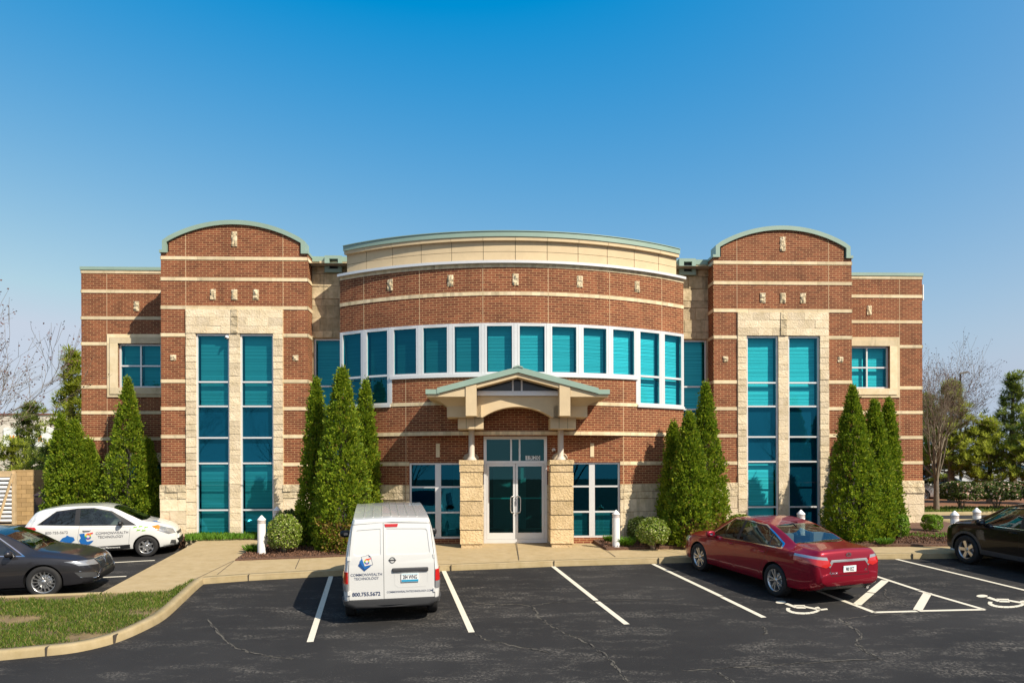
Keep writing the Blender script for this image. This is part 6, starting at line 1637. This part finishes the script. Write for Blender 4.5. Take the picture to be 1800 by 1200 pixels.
for rx, rz, cz in ((.058, .040, 0), (.022, .038, 0), (.040, .016, .012)):
    for j in range(n):
        a0, a1 = 2*math.pi*j/n, 2*math.pi*(j+1)/n; m_.poly([(X_-.15*0, r1*rx*math.cos(t), .985+cz+r1*rz*math.sin(t)) for r1, t in ((.80, a0), (1.08, a0), (1.08, a1), (.80, a1))])
m_.build('badge', CHROME, red)
def rtext(t, y, z, s, m, par, off=.006):
    return put_text('lettering', text_mesh(t, s, 1.1, .001), m, lambda a, b: Vector(((xr(y-a, z+b).x if xr(y-a, z+b) else -2.45)-off, y-a, z+b)), par)
rtext('Camry', .385, .655, .062, CHROME, red); rtext('SE', -.39, .68, .045, CHROME, red)
m_ = MB(); m_.tube([(-2.42, -.50, .31), (-2.30, -.50, .31)], .032, 12); m_.build('exhaust', CHROME, red)
m_ = MB(); m_.raw([(-.98, -.01, 1.415), (-.80, -.015, 1.435), (-.80, .015, 1.435), (-.98, .01, 1.415), (-.99, 0, 1.455)], [(0, 1, 4), (1, 2, 4), (2, 3, 4), (3, 0, 4)]); m_.build('roof_fin', RED, red)
p0, p1 = g(1361.5, 1046.8), g(1229.6, 1002.5); d = Vector((p1.x-p0.x, p1.y-p0.y)).normalized(); n_ = Vector((d.y, -d.x)); mid = (Vector((p0.x, p0.y))+Vector((p1.x, p1.y)))/2+n_*.86
place(red, (mid.x, mid.y), math.atan2(d.y, d.x))

GREY = carpaint('charcoal_metallic_paint', (0.045, 0.043, 0.048), 0.6)
grey, ob, bvh, pt = saloon('charcoal saloon car with a chrome mesh grille, cut by the left edge of the photo', GREY, dict(L=4.93, W=1.86, H=1.48, wb=2.85, r=.345, head=[(.42, .62), (.80, .655), (.86, .76), (.46, .735)],
    front=[('grille', [(.04, .50), (.36, .54), (.40, .76), (.04, .80), (-.04, .80), (-.40, .76), (-.36, .54), (-.04, .50)], CHROME), ('lower_grille', [(-.42, .30), (.42, .30), (.50, .42), (-.50, .42)], BLACK),
           ('fog_light_recess', [(.52, .34), (.80, .40), (.84, .52), (.56, .46)], DARKPL), ('fog_light_recess', mir([(.52, .34), (.80, .40), (.84, .52), (.56, .46)]), DARKPL)]), True, (15, .009, 0, 0), glass=CARGLASS, seat=SEATD)
# mesh bars of the grille, the centre emblem, fog trims
xf = lambda y, z: bvh.ray_cast(Vector((4, y, z)), Vector((-1, 0, 0)))[0]
m_ = MB()
for i in range(13):
    for s in (1, -1):
        y = s*(.06+.027*i)
        if y*s < .375:
            P = [xf(y, z) for z in np.linspace(.53, .77, 5)]; P = [(p.x+.008, p.y, p.z) for p in P if p]
            if len(P) > 1: m_.tube(P, .004, 4, caps=False)
for z in np.linspace(.54, .77, 10):
    for s in (1, -1):
        P = [xf(s*y, z) for y in np.linspace(.05, .37, 6)]; P = [(p.x+.007, p.y, p.z) for p in P if p]; m_.tube(P, .0035, 4, caps=False)
m_.build('grille_mesh', BLACK, grey)
m_ = MB(); h = xf(0, .66); m_.box(h.x-.02, h.x+.03, -.03, .03, .53, .79); m_.build('emblem', CHROME, grey)
for s in (1, -1):
    P = [xf(s*y, z) for y, z in ((.83, .535), (.56, .475), (.50, .37), (.60, .345), (.82, .40))]; P = [(p.x+.012, p.y, p.z) for p in P if p]
    m_ = MB(); m_.tube(P, .013, 6); m_.build('fog_light_trim', CHROME, grey)
    P = [xf(s*y, .285) for y in (.0, .3, .6)]; 
m_ = MB(); P = [xf(y, .275) for y in np.linspace(-.62, .62, 9)]; m_.tube([(p.x+.012, p.y, p.z) for p in P if p], .012, 6); m_.build('bumper_trim', CHROME, grey)
hd = rad(12); q = g(78, 1050, -LOW); d = Vector((math.cos(hd), math.sin(hd))); n_ = Vector((-d.y, d.x)); c = Vector((q.x, q.y))-d*1.425+n_*.87
place(grey, (c.x, c.y), hd, -LOW)

# ---------------------------------------------------------------- white three door hatchback
hat = thing('hatchback_car', 'white three door hatchback with blue graphics and company lettering on its side', 'car')
def hlean(x, z):
    w = min(1, max(0, (-1.0-x)/0.75)); return w*(0.36*max(0, (z-0.80)/0.65)**1.25)
sh = dict(T=[(-1.83, 1.36), (-1.78, 1.40), (-1.5, 1.445), (-.6, 1.505), (-.05, 1.50), (.35, 1.43), (.8, 1.22), (1.22, 1.02), (1.55, .945), (1.85, .83), (1.99, .70), (2.03, .58)],
          B=[(-1.83, .98), (-1.2, .985), (.2, .935), (1.2, .88), (1.7, .74), (2.03, .46)], W=[(-1.83, .72), (-1.76, .775), (-1.55, .825), (-1.1, .847), (1.1, .845), (1.5, .81), (1.8, .70), (1.95, .57), (2.03, .44)],
          wt=[(-1.83, .50), (-1.7, .53), (-.8, .565), (0, .565), (.4, .555), (1.2, .63), (1.7, .55), (2.03, .34)], zb=[(-1.83, .34), (-1.5, .24), (1.5, .20), (2.03, .27)],
          axles=(-1.255, 1.255), rad=.30, rim=.20, arch=.345, track=.83, tw=.185, crown=.05, lean=hlean)
bm, L = car_shell(sh); pt = {1: (None, BLACK)}; rid = 10
for s in (1, -1):
    C = SIDE(s, .3); D = [(.80, .30), (.86, .88), (-.42, .945), (-.47, .60), (-.40, .30)]
    mark(bm, L, 'side', D, 1, C); mark(bm, L, 'side', inset(D, .006), rid, C, [1, rid]); pt[rid] = ('door', WPAINT, 0.0, None); hd_rid = rid; rid += 1
    mark(bm, L, 'side', [(.84, .265), (.84, .385), (-.80, .345), (-.80, .245)], rid, C, [0, 1, hd_rid, rid]); pt[rid] = ('sill_stripe', BLK, 0.0, None); rid += 1
    mark(bm, L, 'side', [(1.02, .915), (.36, 1.33), (-.10, 1.435), (-.50, 1.435), (-1.02, 1.375), (-1.46, 1.02), (-.42, .965)], 1, SIDE(s, .15), [0, 1])
    mark(bm, L, 'side', [(.72, .955), (.34, 1.30), (-.10, 1.405), (-.42, 1.41), (-.42, .985)], rid, SIDE(s, .15), [1, rid]); pt[rid] = ('window', CARGLASS, 0.0, None); rid += 1
    mark(bm, L, 'side', [(-.54, .995), (-.54, 1.405), (-1.0, 1.35), (-1.38, 1.03)], rid, SIDE(s, .15), [1, rid]); pt[rid] = ('window', PRIVACY, 0.0, None); rid += 1
    HL = lambda c, n, s=s: c.y*s > 0.2 and n.z < .97 and c.x > 1.3
    mark(bm, L, 'side', [(1.40, .865), (1.54, .885), (1.90, .745), (1.975, .62), (1.82, .615), (1.58, .735)], rid, HL, [0]); pt[rid] = ('headlight', CLEARLENS, .005, None); a_ = rid; rid += 1
    mark(bm, L, 'side', [(1.38, .87), (1.54, .89), (1.60, .83), (1.57, .74)], rid, HL, [a_]); pt[rid] = ('indicator', AMBER, .007, None); rid += 1
    q = [(.50, .31), (.66, .34), (.64, .44), (.52, .42)]; mark(bm, L, 'front', q if s > 0 else mir(q), rid, FRONT(1.4, .1), [0]); pt[rid] = ('fog_light', DARKPL, .003, None); rid += 1
    mark(bm, L, 'side', [(-1.9, .80), (-1.46, .90), (-1.50, .96), (-1.9, .98)], rid, SIDE(s, .15), [0]); pt[rid] = ('tail_light', REDLENS, .008, None); rid += 1
mark(bm, L, 'front', [(-.34, .57), (.34, .57), (.40, .645), (-.40, .645)], rid, FRONT(1.6, .1), [0]); pt[rid] = ('grille', BLACK, .003, None); rid += 1
mark(bm, L, 'front', [(-.40, .28), (.40, .28), (.46, .46), (-.46, .46)], rid, FRONT(1.6, .1), [0]); pt[rid] = ('lower_grille', BLACK, .003, None); rid += 1
mark(bm, L, 'top', [(.40, -.49), (.80, -.54), (1.12, -.59), (1.20, -.3), (1.20, .3), (1.12, .59), (.80, .54), (.40, .49), (.34, .25), (.34, -.25)], rid, TOP(.28, 1.4), [0]); pt[rid] = ('windscreen', CARGLASS, 0.0, None); rid += 1
mark(bm, L, 'rear', [(-.58, 1.0), (.58, 1.0), (.46, 1.31), (-.46, 1.31)], rid, REAR(-1.2, .3), [0]); pt[rid] = ('rear_window', PRIVACY, 0.0, None); rid += 1
body, ob, bvh = finish_car(hat, bm, L, pt, WPAINT)
for ax in sh['axles']:
    for sg in (-1, 1): wheel(hat, sh, ax, sg, (7, .026, .0, 0))
mirror(hat, .62, .79, 1.0, 1, BLACK, .95); mirror(hat, .62, .79, 1.0, -1, BLACK, .95)
interior(hat, [(.0, 1.25), (-.85, 1.2)], .42, SEATD, .6); box_part('dashboard', SEATD, hat, .55, 1.05, -.58, .58, .5, .90)
def hproj(off):
    def f(x, z):
        h = bvh.ray_cast(Vector((x, -3, z)), Vector((0, 1, 0)))[0]; return Vector((x, (h.y if h else -.84)-off, z))
    return f
HP = hproj(.009)
def htext(t, x, z, s, sx, m, par, bold=0.0): return put_text('lettering', text_mesh(t, s, sx, bold), m, lambda a, b: HP(x+a, z+b), par)
dr = [o for i, o in ob.items() if pt[i][0] == 'door' and o.data.vertices[0].co.y < 0][0]
htext('800-755-5672', -.97, .80, .098, 1.0, plain('grey_lettering', (0.13, 0.13, 0.14), .5), hat); 
GL = plain('grey_lettering', (0.09, 0.09, 0.11), .5)
htext('COMMONWEALTH', .40, .735, .100, .95, GL, dr); htext('TECHNOLOGY', .36, .63, .100, .95, GL, dr)
htext('• Print Management', .30, .322, .072, 1.0, WHITEP, hat, .0015)
GRN = plain('lime_print', (0.22, 0.50, 0.02), .5)
for x, z in ((.98, .87), (1.12, .885), (1.26, .855), (1.07, .785), (1.20, .765)):
    m_ = MB(); m_.poly([HP(x+a, z+b) for a, b in ((-.05, -.025), (-.01, -.01), (.05, -.005), (.045, .02), (.0, .012), (-.03, .025))]); m_.build('graphic', GRN, hat)
def hpoly(cx, cz, pts, mat, off, par, name='graphic'):
    m_ = MB(); f = hproj(off); m_.poly([f(cx+a, cz+b) for a, b in pts]); return m_.build(name, mat, par)
hpoly(-.80, .58, [(-.26, -.10), (-.16, -.05), (-.09, .0), (-.03, .07), (.05, .10), (.08, .14), (.15, .10), (.24, .08), (.27, .0), (.20, -.06), (.10, -.09), (.0, -.10)], LBLUE, .009, hat)
hpoly(-.27, .57, [(-.15, .17), (-.02, .19), (-.01, .06), (.04, -.05), (.20, -.02), (.17, -.07), (.10, -.13), (.0, -.14), (-.12, -.10), (-.16, -.01), (-.11, .06)], LBLUE, .009, dr)
_h = hproj(.013); ring_letters(lambda a, b: _h(-.20+a, .67+b), 1.4, dr)
hz_ = lambda x, y: (bvh.ray_cast(Vector((x, y, 3)), Vector((0, 0, -1)))[0] or Vector((x, y, .9)))+Vector((0, 0, .006))
m_ = MB(); m_.poly([hz_(1.45+a, -.34+b) for a, b in ((-.10, -.06), (.02, -.10), (.16, -.06), (.04, -.01), (.0, .06), (-.06, .02))]); m_.build('graphic', LBLUE, hat)
h = HP(.0, .84); m_ = MB(); m_.tube([(-.33, h.y+.0, .835), (-.30, h.y-.03, .84), (-.16, h.y-.03, .845), (-.13, h.y, .842)], [.01, .014, .014, .01], 8); m_.build('handle', WPAINT, dr)
q = g(258, 978, -LOW); hd = rad(17); d = Vector((math.cos(hd), math.sin(hd))); n_ = Vector((-d.y, d.x)); c = Vector((q.x, q.y))-d*1.255+n_*.80
place(hat, (c.x, c.y), hd, -LOW)

# ---------------------------------------------------------------- suvs
def suv(label, paint, pos, head, rails=True):
    root = thing('suv', label, 'car'); DK = DARKPL
    ll = lambda x, z: min(1, max(0, (-1.3-x)/.8))*(.30*max(0, (z-.95)/.65)**1.3)
    sp = dict(T=[(-2.24, 1.50), (-2.18, 1.55), (-1.8, 1.60), (-.6, 1.655), (.1, 1.64), (.5, 1.56), (.95, 1.32), (1.38, 1.125), (1.7, 1.08), (2.02, 1.0), (2.15, .90), (2.21, .70)],
              B=[(-2.24, 1.10), (-1.4, 1.09), (0, 1.04), (1.3, 1.01), (1.8, .95), (2.08, .82), (2.21, .52)], W=[(-2.24, .80), (-2.1, .86), (-1.5, .915), (1.4, .92), (1.8, .90), (2.02, .83), (2.15, .70), (2.21, .58)],
              wt=[(-2.24, .58), (-1.9, .62), (0, .635), (.5, .62), (1.3, .72), (1.8, .70), (2.21, .45)], zb=[(-2.24, .42), (-1.8, .30), (1.7, .26), (2.21, .32)],
              axles=(-1.3625, 1.3625), rad=.36, rim=.235, arch=.41, track=.905, tw=.225, crown=.06, lean=ll)
    bm, L = car_shell(sp); pt = {1: (None, BLACK), 2: (None, CHROME), 3: (None, DK)}; rid = 10
    for s in (1, -1):
        C = SIDE(s, .3)
        for x0 in sp['axles']:
            ring = [(x0+.475*math.cos(t), .36+.475*math.sin(t)) for t in [math.pi*k/14 for k in range(-1, 16)]]; mark(bm, L, 'side', ring+[(x0-.475, .2), (x0+.475, .2)], 3, SIDE(s, .3), [0])
        mark(bm, L, 'side', [(.90, .2), (.90, .44), (-.90, .44), (-.90, .2)], 3, C, [0])
        for P in ([(.86, .44), (.98, .9), (.96, 1.0), (-.10, 1.035), (-.12, .44)], [(-.11, .44), (-.09, 1.035), (-1.06, 1.07), (-1.0, .85), (-.86, .44)]):
            mark(bm, L, 'side', P, 1, C, [0]); mark(bm, L, 'side', inset(P, .006), rid, C, [1]); pt[rid] = ('door', paint, 0.0, None); rid += 1
        mark(bm, L, 'side', [(1.08, 1.035), (.42, 1.52), (-.1, 1.575), (-1.2, 1.54), (-1.95, 1.30), (-1.95, 1.10), (-.1, 1.06)], 2, SIDE(s, .15), [0, 1])
        mark(bm, L, 'side', [(1.03, 1.05), (.42, 1.50), (-.1, 1.555), (-1.2, 1.52), (-1.88, 1.29), (-1.88, 1.12), (-.1, 1.075)], 1, SIDE(s, .15), [2])
        mark(bm, L, 'side', [(.95, 1.075), (.42, 1.475), (-.06, 1.53), (-.06, 1.10)], rid, SIDE(s, .15), [1]); pt[rid] = ('window', CARGLASS, 0.0, None); rid += 1
        mark(bm, L, 'side', [(-.16, 1.10), (-.16, 1.53), (-1.02, 1.50), (-1.02, 1.12)], rid, SIDE(s, .15), [1]); pt[rid] = ('window', PRIVACY, 0.0, None); rid += 1
        q = [(.50, .78), (.92, .86), (.90, .98), (.60, .96)]; mark(bm, L, 'front', q if s > 0 else mir(q), rid, lambda c, n: c.x > 1.85 and n.z < .9, [0]); pt[rid] = ('headlight', CLEARLENS, .005, None); rid += 1
    mark(bm, L, 'front', [(-.46, .60), (.46, .60), (.50, .92), (-.50, .92)], rid, FRONT(1.9, .15), [0]); pt[rid] = ('grille', BLACK, .004, None); rid += 1
    mark(bm, L, 'front', [(-.9, .2), (.9, .2), (.9, .46), (-.9, .46)], 3, FRONT(1.85, .1), [0])
    mark(bm, L, 'top', [(.52, -.55), (.95, -.62), (1.28, -.69), (1.36, -.3), (1.36, .3), (1.28, .69), (.95, .62), (.52, .55), (.46, .25), (.46, -.25)], rid, TOP(.4, 1.5), [0]); pt[rid] = ('windscreen', CARGLASS, 0.0, None); rid += 1
    body, ob, bvh = finish_car(root, bm, L, pt, paint)
    for ax in sp['axles']:
        for sg in (-1, 1): wheel(root, sp, ax, sg, (5, .045, 0.0, 0))
    for sg in (-1, 1): mirror(root, .88, .90, 1.12, sg, paint, 1.1)
    if rails:
        for sg in (-1, 1):
            m_ = MB(); P = []
            for x in np.linspace(-1.75, .25, 9):
                h = bvh.ray_cast(Vector((x, sg*.56, 3)), Vector((0, 0, -1)))[0]; P.append((x, sg*.56, (h.z if h else 1.6)+(.035 if -1.7 < x < .2 else .0)))
            m_.tube(P, .016, 8); m_.build('roof_rail', CHROME, root)
    for i, o in ob.items():
        if pt[i][0] == 'door':
            c = sum((v.co for v in o.data.vertices), Vector())/len(o.data.vertices); s = 1 if c.y > 0 else -1; xh = .06 if c.x > 0 else -.90
            h = bvh.ray_cast(Vector((xh, s*3, .97)), Vector((0, -s, 0)))[0]; y = h.y if h else s*.9; m_ = MB(); m_.tube([(xh-.11, y, .965), (xh-.08, y+s*.03, .97), (xh+.08, y+s*.03, .97), (xh+.11, y, .965)], [.01, .015, .015, .01], 8); m_.build('handle', paint, o)
    interior(root, [(.0, 1.38), (-1.0, 1.36)], .55, SEATM, .65); box_part('dashboard', SEATD, root, .6, 1.15, -.66, .66, .62, 1.02)
    place(root, pos, head)
    return root
BLKP = carpaint('black_car_paint', (0.005, 0.005, 0.006), 0.2, 0.3, 0.4)
q = g(1698, 990); hd = rad(90+12.5); d = Vector((math.cos(hd), math.sin(hd))); n_ = Vector((d.y, -d.x)); c = Vector((q.x, q.y))-d*1.3625+n_*.88
suv('black suv parked nose in at the right edge of the photo', BLKP, (c.x, c.y), hd)
suv('plum coloured suv of which only the roof shows above the black one', carpaint('plum_paint', (0.10, 0.02, 0.06), .4), (c.x+2.85, c.y+.75), hd)
# cars far off beyond the side road
BLUEP = carpaint('blue_paint', (0.01, 0.10, 0.28), .4); SILV = carpaint('silver_paint', (0.55, 0.55, 0.56), .6)
for lab, pnt, (px, py), Y, hd in (('blue car far off behind the bare tree trunk', BLUEP, (1640, 860), 47.0, rad(5)), ('silver car far off, just right of the stone corner', SILV, (1655, 868), 42.0, rad(-8))):
    o, *_ = saloon(lab, pnt, dict(L=4.6, W=1.8, H=1.5, wb=2.7, r=.33), False, name='parked_car', detail=False, glass=PRIVACY)
    p = at(px, py, Y); o.location = (p.x, Y, .02); o.rotation_euler = (0, 0, hd)
